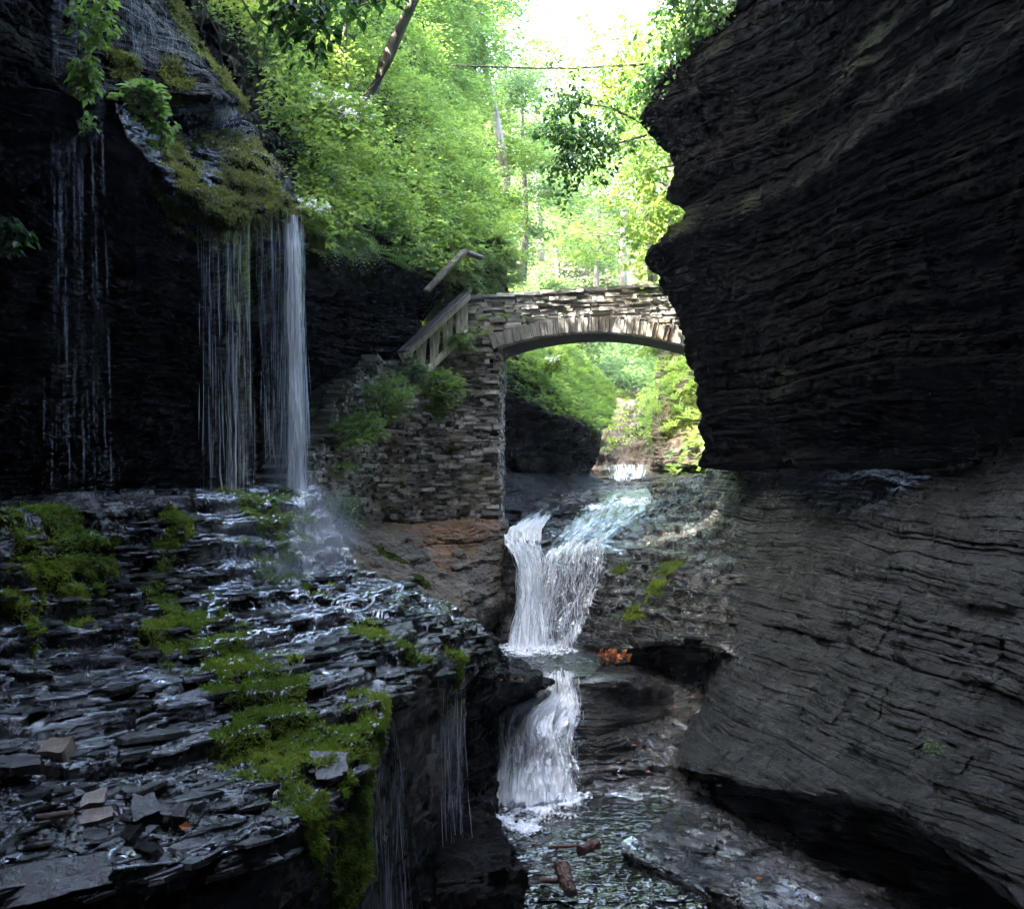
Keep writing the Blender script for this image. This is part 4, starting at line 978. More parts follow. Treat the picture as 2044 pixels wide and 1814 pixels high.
# ---- abutment / stair wall
wpts = [(618,945,16.2),(640,945,17.0),(668,945,17.8),(700,945,18.5),(760,945,19.5),(850,945,20.6),(940,945,21.2),(992,945,21.4)]
wp = plan(wpts); ws = arcl(wp, 0)
pz = lambda py, Y: (945-py)/F*Y
top_y = [955, 898, 835, 770, 722, 715, 668, 672]; bot_y = [1000, 1022, 1042, 1052, 1056, 1056, 1050, 1044]
ztop = [(s, pz(t, p[2])) for s, t, p in zip(ws, top_y, wpts)]; zbot = [(s, pz(b, p[2])) for s, b, p in zip(ws, bot_y, wpts)]
aw = empty('dry_stone_wall', (wp[3][0], wp[3][1], zbot[3][1]), 'tall dry stone wall of thin dark slabs carrying the stair up to the bridge', 'stone wall')
masonry('stone_facing', wp, zbot, ztop, M_wallst, (.03, .085), (.10, .34), .34, .075, aw, 5, .04)
masonry('stone_facing', wp, zbot, ztop, M_wallst, (.025, .06), (.05, .2), .30, .04, aw, 6, .2)
prism('wall_core', wp, zbot, [(a, b-.08) for a, b in ztop], .8, M_mortar, aw, .06)
# coping along the stair edge: flat slabs, wider than the wall
cp = MB(); r = np.random.default_rng(4)
for i in range(46):
    s = ws[4]*i/45; x = np.interp(s, ws, [p[0] for p in wp]); y = np.interp(s, ws, [p[1] for p in wp]); zt_ = np.interp(s, ws, [q[1] for q in ztop])
    for k in range(3):
        cp.box((x-.16+r.normal(0, .03), y+.12+r.normal(0, .03), zt_+.01+k*.045), (1, .1*r.normal(), 0), (0, 1, 0), (0, 0, 1), r.uniform(.07, .15), r.uniform(.08, .16), .022, .018)
cp.build('coping', M_wallst, aw)
# right return of the wall (turns into the gorge under the arch)
rp = plan([(992,945,21.4),(1000,945,22.2),(1004,945,24.0)]); rs = arcl(rp, 0)
masonry('return_face', rp, [(s, -1.0) for s in rs], [(s, 2.55) for s in rs], M_wallst, (.04, .1), (.12, .4), .3, .05, aw, 9, .02)

# ---- bridge
BL, BR_ = at(928, 600, 21.35), at(1420, 600, 20.7)
e = (BR_-BL); e[2] = 0; Lb = np.linalg.norm(e); e /= Lb; nf = np.array([e[1], -e[0], 0]); dp = -nf
def bpt(s, z, d=0): q = BL + e*s + dp*d; q[2] = z; return q
def s_of(px): # arc length where a photo column meets the bridge face
    a = (px-1022)/F; return (a*BL[1]-BL[0])/(e[0]-a*e[1])
br = empty('stone_footbridge', bpt(Lb/2, 2.4), 'stone footbridge with a low arch spanning the gorge from the stair to the big wall', 'bridge')
s0, sc_, s1 = s_of(985), s_of(1185), s_of(1368)
zsp, zcr = 2.42, 2.72
half = (s1-s0)/2; rise = zcr-zsp; Rr = (half**2+rise**2)/(2*rise); mid = (s0+s1)/2
sof = lambda s: (zcr-Rr) + np.sqrt(np.maximum(Rr**2-(s-mid)**2, 0))
RING = .30
ss = np.linspace(s0, s1, 60)
ringtop = [(0, 2.72)] + [(s, float((zcr-Rr)+np.sqrt((Rr+RING)**2-(s-mid)**2))) for s in ss] + [(Lb, 2.75)]
topz = [(0, pz(592, 21.3)), (s_of(1100), pz(582, 21.1)), (s_of(1310), pz(569, 20.85)), (Lb, pz(578, 20.7))]
face = [tuple((BL+e*s)[:2]) for s in np.linspace(0, Lb, 40)]
masonry('parapet', face, [(a, b) for a, b in ringtop], topz, M_bridge, (.035, .075), (.12, .42), .3, .035, br, 21, .0)
back = [tuple((BL+e*s+dp*2.0)[:2]) for s in np.linspace(0, Lb, 20)]
masonry('parapet', back, [(a, b) for a, b in ringtop], topz, M_bridge, (.05, .11), (.16, .5), .3, .0, br, 22, .0)
cop = MB(); s = 0
while s < Lb:
    l = r.uniform(.25, .6); m = s+l/2; zt_ = np.interp(m, [a for a, b in topz], [b for a, b in topz])
    cop.box(bpt(m, zt_+.0, .14), e, dp, (0, 0, 1), l*.48, .2, .03, .014); s += l
cop.build('coping', M_bridge, br)
masonry('spandrel', face[:12], [(0, 1.9), (s0-.02, 2.3), (s0, 9), (99, 9)], [(0, 2.75), (99, 2.75)], M_bridge, (.05, .10), (.15, .4), .3, .03, br, 23)
vs = MB(); th0 = math.asin((s0-mid)/Rr); th1 = math.asin((s1-mid)/Rr); t = th0
while t < th1:
    w_ = r.uniform(.035, .085)/Rr; tm = t+w_/2
    rad = np.array([math.sin(tm)*e[0], math.sin(tm)*e[1], math.cos(tm)]); tan = np.array([math.cos(tm)*e[0], math.cos(tm)*e[1], -math.sin(tm)])
    ln = RING*r.uniform(.86, 1.04); c = bpt(mid, zcr-Rr) + rad*(Rr+ln/2)
    for dd in (0.0,):
        vs.box(c + dp*(.16 - r.uniform(0, .05)), tan, dp, rad, w_*Rr*.46, .17, ln/2, .008)
    t += w_
vs.build('arch_ring', M_arch, br)
ab = MB(); V = []; K = 60
for s in np.linspace(s0-.02, s1+.02, K):
    zz = float(sof(s))+.03 if s0 < s < s1 else zsp-.0
    for d_, z_ in ((.04, zz), (1.96, zz), (1.96, 2.95), (.04, 2.95)): V.append(bpt(s, z_, d_))
Fc = [(i*4+j, i*4+(j+1) % 4, (i+1)*4+(j+1) % 4, (i+1)*4+j) for i in range(K-1) for j in range(4)]
ab.add(V, Fc); ab.box(bpt(s0/2, 2.3, 1.0), e, dp, (0, 0, 1), s0/2-.02, .95, .6); ab.box(bpt((s1+Lb)/2, 2.68, 1.0), e, dp, (0, 0, 1), (Lb-s1)/2+.0, .95, .2)
ab.build('arch_barrel', M_mortar, br)

# ---- stairs
def stair(name, label, n_, fn, hgt):
    st = empty(name, fn(0)[0], label, 'stairs')
    for k in range(n_):
        c, hx, hy, ang = fn(k); mb = MB(); ax = np.array([math.cos(ang), math.sin(ang), 0]); ay = np.array([-math.sin(ang), math.cos(ang), 0])
        c = np.array(c); m_ = 4
        for j in range(m_):      # tread of a few slabs, thin and slightly proud of its riser
            f_ = (j+.5)/m_*2-1
            mb.box(c + ax*hx*f_ + np.array([0, 0, r.normal(0, .004)]), ax, ay, (0, 0, 1), hx/m_*.97, hy+.03+r.uniform(0, .02), .026, .006)
        tr = mb.build('step', M_bridge, st)
        rb = MB()
        for j in range(5):
            f_ = (j+.5)/5*2-1
            for q in range(2): rb.box(c + ax*hx*(f_+r.normal(0, .01)) + np.array([0, 0, -.03-hgt*.23-q*hgt*.44]), ax, ay, (0, 0, 1), hx/5*.95, hy-.02-r.uniform(0, .02), hgt*.2, .008)
        rb.box(c+np.array([0, 0.12, -.5]), ax, ay, (0, 0, 1), hx*.99, hy*.9, .45)
        rb.build('riser', M_step, st)
    return st
def upper_step(k):
    z_ = -.20+.155*k; Y = 16.0+.36*k; pl = 500+12*k+.7*k*k; pr = np.interp(Y, [16, 17, 17.8, 18.5, 19.5, 20.6], [618, 636, 660, 690, 750, 830])
    xl, xr = (pl-1022)/F*Y, (pr-1022)/F*Y
    return (( (xl+xr)/2, Y+.25, z_), max(.2, (xr-xl)/2), .30, .0)
stair('upper_stair', 'flight of stone steps climbing behind the bright fall to the bridge', 13, upper_step, .155)
def lower_step(k):
    z_ = -.30-.15*k; Y = 15.9-.22*k; pr = 626+14.0*k
    xr = (pr-1022)/F*Y
    return ((xr-.55, Y, z_), .55, .22, .15)
stair('lower_stair', 'dark flight of steps stepping down past the foot of the bright fall', 7, lower_step, .15)

# ---- railing
rl = empty('wooden_railing', at(850,740,20.3), 'weathered wooden railing with slatted balusters climbing to the bridge', 'railing')
A_, B_ = at(802,712,19.8), at(934,590,21.15)
Cb, Db = at(853,738,20.3), at(934,662,21.15)
def plank(mb, a, b, w_, t_, up=(0, 0, 1)):
    d_ = b-a; l = np.linalg.norm(d_); d_ = d_/l; side = np.cross(d_, up); side /= np.linalg.norm(side); u_ = np.cross(side, d_)
    mb.box((a+b)/2, d_, side, u_, l/2, t_/2, w_/2, .003)
m = MB(); plank(m, A_, B_, .13, .14); m.build('top_rail', M_wood, rl, .012)
m = MB(); plank(m, A_+np.array([0, -.085, .075]), B_+np.array([0, -.085, .075]), .035, .24); m.build('handrail_cap', M_wooddark, rl, .006)
m = MB(); plank(m, Cb, Db, .11, .09); m.build('bottom_rail', M_wood, rl, .008)
m = MB(); plank(m, A_+np.array([.03, 0, -.03]), Cb, .10, .09); m.build('end_brace', M_wood, rl, .008)
m = MB(); plank(m, B_+np.array([-.05, 0, 0]), Db+np.array([-.05, 0, -.05]), .10, .10, (0, 1, 0)); m.build('post', M_wood, rl, .008)
for i, t_ in enumerate(np.linspace(.14, .93, 9)):
    a = A_+(B_-A_)*t_; px = 802+132*t_
    if px < 853: b = A_+(Cb-A_)*((px-802)/51)
    else: b = Cb+(Db-Cb)*((px-853)/81)
    b = b+np.array([.03 if i % 2 else -.035, 0, 0])
    m = MB(); plank(m, a, b, .03, .085, (0, 1, 0)); m.build('baluster', M_wood, rl, .004)
m = MB(); plank(m, at(903,640,20.9), at(922,662,21.0), .05, .05, (0, 1, 0)); plank(m, at(908,618,20.9), at(926,650,21.05), .05, .05, (0, 1, 0)); m.build('cross_brace', M_wood, rl, .004)
# sloping coping beam above, under the hillside
o = MB(); plank(o, at(850,582,19.2), at(928,500,20.0), .07, .16); o = o.build('timber_beam', M_bark, None, .02); tag(o, 'sloping pale timber beam sticking out below the green hillside over the railing', 'beam')
o = MB(); plank(o, at(922,502,20.05), at(962,516,20.3), .07, .16); o = o.build('timber_beam', M_wooddark, None, .02); tag(o, 'short dark timber end meeting the top of the sloping pale beam', 'beam')

# ---- loose rocks, slabs, logs
def rough_block(name, c, ax, hx, hy, hz, mat, yaw, tilt, label, cat, seed, group=None, roll=0):
    rr = np.random.default_rng(seed); nx_, ny_, nz_ = 14, 10, 6
    bm = MB(); pts = {}
    import itertools
    V = []; Fc = []
    def vid(i, j, k):
        key = (i, j, k)
        if key not in pts:
            x_, y_, z_ = i/nx_*2-1, j/ny_*2-1, k/nz_*2-1
            V.append([x_, y_, z_]); pts[key] = len(V)-1
        return pts[key]
    for i in range(nx_):
        for j in range(ny_):
            Fc.append((vid(i,j,0),vid(i,j+1,0),vid(i+1,j+1,0),vid(i+1,j,0))); Fc.append((vid(i,j,nz_),vid(i+1,j,nz_),vid(i+1,j+1,nz_),vid(i,j+1,nz_)))
    for i in range(nx_):
        for k in range(nz_):
            Fc.append((vid(i,0,k),vid(i+1,0,k),vid(i+1,0,k+1),vid(i,0,k+1))); Fc.append((vid(i,ny_,k),vid(i,ny_,k+1),vid(i+1,ny_,k+1),vid(i+1,ny_,k)))
    for j in range(ny_):
        for k in range(nz_):
            Fc.append((vid(0,j,k),vid(0,j,k+1),vid(0,j+1,k+1),vid(0,j+1,k))); Fc.append((vid(nx_,j,k),vid(nx_,j+1,k),vid(nx_,j+1,k+1),vid(nx_,j,k+1)))
    V = np.array(V, float)
    kx = 1+.22*vnoise(V[:, 1]*1.3+seed, V[:, 0]*.4, V[:, 0]*0, seed); ky = 1+.3*vnoise(V[:, 0]*1.2+seed*3, V[:, 1]*.4, V[:, 1]*0, seed+1)
    V[:, 0] *= kx*(1-.12*V[:, 1]*rr.uniform(-1, 1)); V[:, 1] *= ky
    V *= [hx, hy, hz]
    V += .07*min(hx, hy)*np.stack([fbm(V[:, 0]*9, V[:, 1]*9, V[:, 2]*20+seed, seed+k, 3) for k in range(3)], 1)
    ca, sa, ct, st_ = math.cos(yaw), math.sin(yaw), math.cos(tilt), math.sin(tilt)
    V = V @ np.array([[1, 0, 0], [0, math.cos(roll), math.sin(roll)], [0, -math.sin(roll), math.cos(roll)]])
    V = V @ np.array([[ct, 0, st_], [0, 1, 0], [-st_, 0, ct]]) @ np.array([[ca, sa, 0], [-sa, ca, 0], [0, 0, 1]])
    me = bpy.data.meshes.new(name); me.from_pydata(V.tolist(), [], Fc); me.materials.append(mat); me.update()
    o = bpy.data.objects.new(name, me); C.objects.link(o); o.location = c
    return tag(o, label, cat, group)
def put(px, py, up=.03): return on('wet_ledges', px, py)[0] + np.array([0, 0, up])
rough_block('stone_block', put(178,1612,.04), 0, .105, .055, .035, M_tanslab, .5, .08, 'pale tan block of split stone, the upper one of a pair', 'rock', 3, None, .55)
rough_block('stone_block', put(188,1642,.03), 0, .11, .045, .04, M_tanslab, .5, .05, 'pale tan block with an orange end, the lower one of a pair', 'rock', 5, None, .6)
rough_block('flat_slab', put(338,1622,.02), 0, .13, .055, .012, M_slab, -.25, .06, 'long flat grey slab lying wet below the moss', 'rock', 7, None, .5)
rough_block('flat_slab', put(290,1630,.04), 0, .07, .085, .025, M_slab, .4, .1, 'small triangular grey slab beside the long flat one', 'rock', 9, None, .6)
rough_block('flat_slab', put(262,1672,.03), 0, .08, .05, .02, M_slab, -.7, .2, 'bright shining slab standing out among the black shale', 'rock', 11, None, .7)
rough_block('stone_block', put(112,1508,.05), 0, .12, .08, .05, M_tanslab, -.3, .1, 'single brown block lying on its own on the black ledges', 'rock', 13, None, .4)
rough_block('flat_slab', put(30,1535,.03), 0, .16, .09, .035, M_slab, .1, .0, 'dark flat stone on top of a small pile at the edge of the ledges', 'rock', 15, None, .15)
rough_block('flat_slab', put(660,1555,.05), 0, .10, .07, .03, M_slab, .2, .1, 'round brown stone sitting in front of the moss', 'rock', 17, None, .3)
rough_block('flat_slab', put(655,1520,.0), 0, .15, .10, .02, M_slab, .15, -.05, 'broad cracked grey slab beside the bright moss', 'rock', 19, None, .5)
rough_block('flat_slab', put(60,1765,-.015), 0, .36, .11, .03, M_slab, .35, .1, 'big smooth slab, largest of the loose slabs', 'rock', 21, None, .55)
rough_block('flat_slab', put(290,1700,.03), 0, .17, .04, .03, M_slab, -.75, .1, 'narrow smooth slab tilted toward the water below the shining one', 'rock', 23, None, .6)
# rubble strewn on the ledges: chips nobody could count
def chips(name, patch, n, boxes, smin, smax, mat, label, seed):
    rr = np.random.default_rng(seed); G = PATCH[patch]['G'].reshape(-1, 3); nn = PATCH[patch]['n'].reshape(-1, 3); q = proj(G)
    ok = np.zeros(len(G), bool)
    for (a, b, c, d_) in boxes: ok |= (q[:, 0] > a) & (q[:, 0] < c) & (q[:, 1] > b) & (q[:, 1] < d_)
    ok &= (nn[:, 2] > .25); idx = rr.choice(np.nonzero(ok)[0], n)
    mb = MB()
    for i in idx:
        s = rr.uniform(smin, smax)*rr.choice([.5, .8, 1, 1.5]); yaw = rr.uniform(0, 3.14); t = rr.normal(0, .35); u = rr.normal(0, .35)
        ax = np.array([math.cos(yaw), math.sin(yaw), t]); ax /= np.linalg.norm(ax); up = np.array([-t*.5, u, 1]); up /= np.linalg.norm(up); ay = np.cross(up, ax); ay /= np.linalg.norm(ay); up = np.cross(ax, ay)
        mb.box(G[i]+np.array([0, 0, s*.12]), ax, ay, up, s*.5, s*rr.uniform(.2, .4), s*rr.uniform(.06, .16), s*.1)
    return tag(mb.build(name, mat), label, 'rubble', None, 'stuff')
chips('shale_rubble', 'wet_ledges', 3800, [(0,1500,560,1800),(420,1400,700,1640)], .01, .045, M_slab, 'thin wet shale chips strewn over the ledges', 3)
def plates(name, patch, n, boxes, smin, smax, mat, label, seed, yaw0=.95, up=.25, nsides=9, thick=(.04, .10), tilt=.02):
    '''flat shale plates lying along the bedding, each an irregular many-sided slab'''
    rr = np.random.default_rng(seed); G = PATCH[patch]['G'].reshape(-1, 3); nn = PATCH[patch]['n'].reshape(-1, 3); q = proj(G)
    ok = np.zeros(len(G), bool)
    for (a, b, c, d_) in boxes: ok |= (q[:, 0] > a) & (q[:, 0] < c) & (q[:, 1] > b) & (q[:, 1] < d_)
    ok &= (nn[:, 2] > up) & (PATCH[patch]['moss'].ravel() < .5); idx = rr.choice(np.nonzero(ok)[0], n); mb = MB()
    for i in idx:
        L_ = rr.uniform(smin, smax)*rr.choice([.4, .6, 1, 1.3]); W_ = L_*rr.uniform(.3, .6); T_ = min(.05, L_*rr.uniform(*thick)); yaw = yaw0+rr.normal(0, .16)
        ax = np.array([math.cos(yaw), math.sin(yaw), rr.normal(0, tilt)]); ay = np.array([-math.sin(yaw), math.cos(yaw), rr.normal(0, tilt)])
        an = np.sort(rr.uniform(0, 6.283, nsides)); P0 = G[i]-np.array([0, 0, T_*.12]); V = []
        for zz in (-1, 1):
            for a in an:
                k = 1/max(abs(math.cos(a)), abs(math.sin(a)))**.7
                V.append(P0+ax*math.cos(a)*L_*.5*k*(1-.04*zz)+ay*math.sin(a)*W_*.5*k*(1-.04*zz)+np.array([0, 0, T_*.5*zz+rr.normal(0, T_*.05)]))
        Fc = [tuple(range(nsides))[::-1], tuple(range(nsides, 2*nsides))]+[(j, (j+1) % nsides, nsides+(j+1) % nsides, nsides+j) for j in range(nsides)]
        mb.add(V, Fc)
    return tag(mb.build(name, mat), label, 'rubble', None, 'stuff')
plates('shale_rubble', 'wet_ledges', 900, [(0,1015,430,1330)], .08, .30, M_wet, 'broken slabs stacked against the ledge below the cave', 4, up=-.2)
plates('shale_plates', 'wet_ledges', 700, [(0,1330,560,1790),(430,1140,990,1400),(560,1380,720,1640)], .10, .42, M_wet, 'thin black shale plates lying along the bedding of the ledges', 6)
plates('shale_plates', 'right_bank', 110, [(1160,1000,1500,1290)], .12, .5, M_bed, 'flat wet plates on the banded ledges beside the main cascade', 8, yaw0=-.5)

# driftwood
def log(px, py, Y, L_, r_, yaw, label, pitch=0, seed=1, mat=M_log, z=None):
    p = at(px, py, Y)
    if z is not None: p[2] = z
    rr = np.random.default_rng(seed); k = 26; pts = []; rad = []
    for i in range(k):
        t_ = i/(k-1)-.5; pts.append(np.array([math.cos(yaw)*t_*L_, math.sin(yaw)*t_*L_, t_*L_*pitch])+rr.normal(0, r_*.06, 3)); rad.append(r_*(1+.07*rr.normal())*(1 if 0 < i < k-1 else .6))
    m_ = MB(); m_.tube(pts, rad, 14); o = m_.build('driftwood_log', mat, None, 0, True); o.location = p
    V_ = np.array([v.co for v in o.data.vertices]); V_ += .12*r_*np.stack([fbm(V_[:, 0]*22, V_[:, 1]*22, V_[:, 2]*22+seed+c_, c_, 3) for c_ in range(3)], 1)
    o.data.vertices.foreach_set('co', V_.ravel())
    return tag(o, label, 'log')
def log2(a, b, r_, label, seed, mat=M_log, taper=.85):
    '''broken log between two points, splintered ends'''
    rr = np.random.default_rng(seed); a, b = np.asarray(a), np.asarray(b); k_ = 30; c_ = (a+b)/2
    pts = [a+(b-a)*(i_/(k_-1))-c_+rr.normal(0, r_*.035, 3) for i_ in range(k_)]; rad = [r_*(1-(1-taper)*i_/(k_-1))*(1+.06*rr.normal()) for i_ in range(k_)]
    m_ = MB(); m_.tube(pts, rad, 22); o = m_.build('driftwood_log', mat, None, 0, False); o.location = c_
    V_ = np.array([v.co for v in o.data.vertices]); V_ += .16*r_*np.stack([fbm(V_[:, 0]*60, V_[:, 1]*18, V_[:, 2]*30+seed+q_, q_, 3) for q_ in range(3)], 1)
    o.data.vertices.foreach_set('co', V_.ravel()); return tag(o, label, 'log')
log2(at(1118,1724,11.15), at(1140,1782,10.75), .075, 'thick broken driftwood log propped up with its cut end toward the viewer', 3)
log2(at(1158,1697,11.7), at(1194,1682,11.9), .058, 'short red brown driftwood stump in the lower pool', 5)
log2(at(1094,1690,11.9), at(1152,1687,11.85), .020, 'thin straight stick lying in the lower pool beside the stump', 7)
log(1100,1730,11.2,.24,.03,-.5,'short forked branch lying against the thick log',.15,9, z=-4.12)
log(108,1622,6.55,.22,.022,.15,'dead brown stick on the black ledges beside the tan blocks',.1,11, z=float(put(108,1622)[2])+.02)
log(1372,1006,21.0,.55,.014,.35,'thin weathered pole lying across the ledges above the cascade',.35,13,M_bark)
# ================================================================== VEGETATION
def leaves(name, P, D, Nn, Ln, Wd, mat, parent=None, fold=.12, curl=.0):
    n_ = len(P); D = D/(np.linalg.norm(D, axis=1, keepdims=True)+1e-9)
    S = np.cross(D, Nn); S /= np.linalg.norm(S, axis=1, keepdims=True)+1e-9; U = np.cross(S, D)
    Ln = np.broadcast_to(Ln, (n_,))[:, None]; Wd = np.broadcast_to(Wd, (n_,))[:, None]
    V = np.stack([P, P+D*Ln*.42+S*Wd*.5+U*Ln*fold, P+D*Ln-U*Ln*curl, P+D*Ln*.42-S*Wd*.5+U*Ln*fold], 1).reshape(-1, 3)
    F4 = np.arange(n_*4, dtype=np.int32).reshape(-1, 4)
    if parent is not None: V = V-np.array(world_of(parent))
    return mesh_np(name, V, F4, mat, parent)

def sprays(cent, rad, k, size, r, flat=.35, tiltout=None, jitter=.5):
    """cent (M,3) spray centres; k leaves each laid in flattish layers -> P, D, N, L"""
    M_ = len(cent); rad = np.broadcast_to(rad, (M_,))
    th = r.uniform(0, 2*np.pi, (M_, k)); rr = np.sqrt(r.uniform(0, 1, (M_, k)))*rad[:, None]
    tx = r.normal(0, flat, (M_, 1)); ty = r.normal(0, flat, (M_, 1))
    dx, dy = np.cos(th)*rr, np.sin(th)*rr
    dz = dx*tx+dy*ty - .25*rr**2/(rad[:, None]+1e-6) + r.normal(0, .10, (M_, k))*rad[:, None]
    P = cent[:, None]+np.stack([dx, dy, dz], -1)
    a2 = th+r.normal(0, .9, (M_, k)); D = np.stack([np.cos(a2), np.sin(a2), r.normal(-.25, .35, (M_, k))], -1)
    Nn = np.stack([-tx+r.normal(0, jitter, (M_, k)), -ty+r.normal(0, jitter, (M_, k)), np.ones((M_, k))], -1)
    Ls = size*r.uniform(.6, 1.35, (M_, k))
    return P.reshape(-1, 3), D.reshape(-1, 3), Nn.reshape(-1, 3), Ls.ravel()

def patch_points(patch, n, r, cond=None, vis=True):
    G = PATCH[patch]['G']; nn = PATCH[patch]['n']; nv, nu, _ = G.shape
    a = np.linalg.norm(np.cross(G[1:, :-1]-G[:-1, :-1], G[:-1, 1:]-G[:-1, :-1]), axis=2)
    ok = np.ones(a.shape, bool) if cond is None else cond(G[:-1, :-1], nn[:-1, :-1], proj(G[:-1, :-1].reshape(-1, 3)).reshape(nv-1, nu-1, 2))
    w_ = (a*ok).ravel(); 
    if PATCH[patch].get('wt') is not None: w_ = w_*PATCH[patch]['wt'][:-1, :-1].ravel()
    i = r.choice(len(w_), n, p=w_/w_.sum()); j, k = np.divmod(i, nu-1)
    return G[j, k]+ (G[j+1, k]-G[j, k])*r.uniform(0, 1, (n, 1))+(G[j, k+1]-G[j, k])*r.uniform(0, 1, (n, 1)), nn[j, k]

def stuff(o, label, cat): return tag(o, label, cat, None, 'stuff')
r = np.random.default_rng(5)
# ---- hillside ground cover (countless leaves)
LIPX, LIPY = [560,600,640,700,780,850,930,1010], [470,485,480,470,505,530,500,545]
cd = lambda G, nn, q: (q[..., 0] > 280) & (q[..., 1] > -350) & (q[..., 1] < np.interp(q[..., 0], LIPX, LIPY)) & (nn[..., 2] > -.35)
def bumpy(P, nn, amp, s=.8): return P + nn*(amp*(.5+.5*vnoise(P[:, 0]*s, P[:, 1]*s, P[:, 2]*s, 9)))[:, None]
P, nn = patch_points('hillside', 7000, r, cd); P = bumpy(P, nn, .8, 1.3)+nn*r.uniform(-.05, .3, (7000, 1))
stuff(leaves('hillside_foliage', *sprays(P, r.uniform(.12, .32, 7000), 16, .085, r)[:3], .085, .05, M_leaf), 'fresh green leafy undergrowth covering the steep hillside', 'undergrowth')
P, nn = patch_points('hillside', 1100, r, cd); P = bumpy(P, nn, .9, 1.3)+nn*r.uniform(.1, .5, (1100, 1))
stuff(leaves('hillside_foliage', *sprays(P, r.uniform(.2, .4, 1100), 18, .09, r)[:3], .09, .055, M_leafy), 'yellow green sprays catching light on the hillside', 'undergrowth')
P, nn = patch_points('hillside', 1800, r, cd); P = bumpy(P, nn, .5)+nn*r.uniform(0, .3, (1800, 1))
stuff(leaves('hillside_foliage', *sprays(P, r.uniform(.15, .3, 1800), 14, .09, r)[:3], .09, .05, M_leafb), 'cooler blue green leaves low on the hillside', 'undergrowth')

# ---- fern frond builder: arching rachis with paired leaflets
def frond_arrays(base, dirv, Ln, r, droop=.9, nl=16, wid=.22):
    d = np.array(dirv, float); d /= np.linalg.norm(d); P = []; D = []; Nn = []; Ls = []
    side = np.cross(d, [0, 0, 1]); side /= np.linalg.norm(side)+1e-9
    for i in range(nl):
        t = (i+1)/nl; c = base + d*Ln*t + np.array([0, 0, -droop*Ln*t*t*.6])
        tang = d + np.array([0, 0, -droop*1.2*t]); tang /= np.linalg.norm(tang); up = np.cross(side, tang)
        w_ = wid*Ln*math.sin(math.pi*min(1, .12+t*.88))**.8*(1.05-t*.55)
        for s in (-1, 1):
            P.append(c); D.append(side*s+tang*.45+np.array([0, 0, -.15])); Nn.append(up if up[2] > 0 else -up); Ls.append(max(.015, w_))
    return P, D, Nn, Ls
def ferns(name, bases, norms, Ln, nf, r, mat, parent=None, nl=14, spread=.8, droop=.9):
    P, D, Nn, Ls = [], [], [], []
    for b, nr in zip(bases, norms):
        for k in range(nf):
            a = r.uniform(0, 6.28); dv = np.array([math.cos(a)*spread, math.sin(a)*spread, .45])+np.asarray(nr)*.8
            p_, d_, n_, l_ = frond_arrays(b, dv, Ln*r.uniform(.6, 1.2), r, droop*r.uniform(.6, 1.3), nl); P += p_; D += d_; Nn += n_; Ls += l_
    Ls = np.array(Ls); return leaves(name, np.array(P), np.array(D), np.array(Nn), Ls, Ls*.38, mat, parent, .03)
lip = lambda G, nn, q: (q[..., 0] > 590) & (q[..., 0] < 1030) & (q[..., 1] > 330) & (q[..., 1] < np.interp(q[..., 0], LIPX, LIPY)+25) & (nn[..., 2] > -.5)
P, nn = patch_points('hillside', 900, r, lip); P += nn*.1
stuff(ferns('hillside_ferns', P, nn, .45, 4, r, M_fern, nl=10), 'small ferns hanging thick over the alcove lip', 'ferns')
P, nn = patch_points('hillside', 420, r, lambda G, nn, q: (q[..., 0] > 860) & (q[..., 0] < 1030) & (q[..., 1] > 420) & (q[..., 1] < 620)); P += nn*.12
stuff(ferns('hillside_ferns', P, nn, .55, 5, r, M_leafy, nl=11, droop=1.4), 'bright hanging ferns on the rounded end of the hillside', 'ferns')
P, nn = patch_points('hillside', 330, r, lambda G, nn, q: (q[..., 0] > 585) & (q[..., 0] < 690) & (q[..., 1] > 420) & (q[..., 1] < 510)); P += nn*.1
stuff(ferns('hillside_ferns', P[:120], nn[:120]+[.3, -.5, .3], .55, 6, r, M_leafy, nl=12, droop=1.5), 'pale hanging ferns beside the bright column of water', 'ferns')

# ---- fern spur and bank plants (behind / under bridge)
for patch, n_, cond, mat, sz, lab in (
    ('fern_spur', 1100, lambda G, nn, q: (q[..., 1] > 690) & (q[..., 1] < 862) & (nn[..., 2] > -.1), M_leaf, .28, 'ferns covering the rock spur under the bridge'),
    ('fern_spur', 350, lambda G, nn, q: (q[..., 1] > 690) & (q[..., 1] < 850) & (nn[..., 2] > -.1), M_leafy, .3, 'yellower ferns on the rock spur under the bridge'),
    ('lit_bank', 170, lambda G, nn, q: (q[..., 1] > 650) & (q[..., 1] < 880), M_leafy, .6, 'sunlit ferns on the bank beyond the bridge')):
    P, nn = patch_points(patch, n_, r, cond); P += nn*r.uniform(.0, .12, (n_, 1))
    stuff(ferns('bank_ferns', P, nn, sz, 4, r, mat, nl=9), lab, 'ferns')

P, nn = patch_points('stream_boulders_bed', 900, r, lambda G, nn, q: (q[..., 1] < 785) & (q[..., 1] > 640)); P += nn*r.uniform(0, .8, (900, 1))
a, b, c, l_ = sprays(P, .5, 15, .19, r, .35); stuff(leaves('undergrowth', a, b, c, l_, l_*.6, M_leafb), 'hazy green growth closing the creek far beyond the arch', 'undergrowth')
P, nn = patch_points('stream_boulders_bed', 60, r, lambda G, nn, q: (q[..., 1] < 905) & (q[..., 1] > 820)); P += nn*r.uniform(0, .3, (60, 1))
a, b, c, l_ = sprays(P, .3, 12, .14, r, .35); stuff(leaves('undergrowth', a, b, c, l_, l_*.6, M_leaf), 'tufts of green between the pale creek boulders', 'undergrowth')
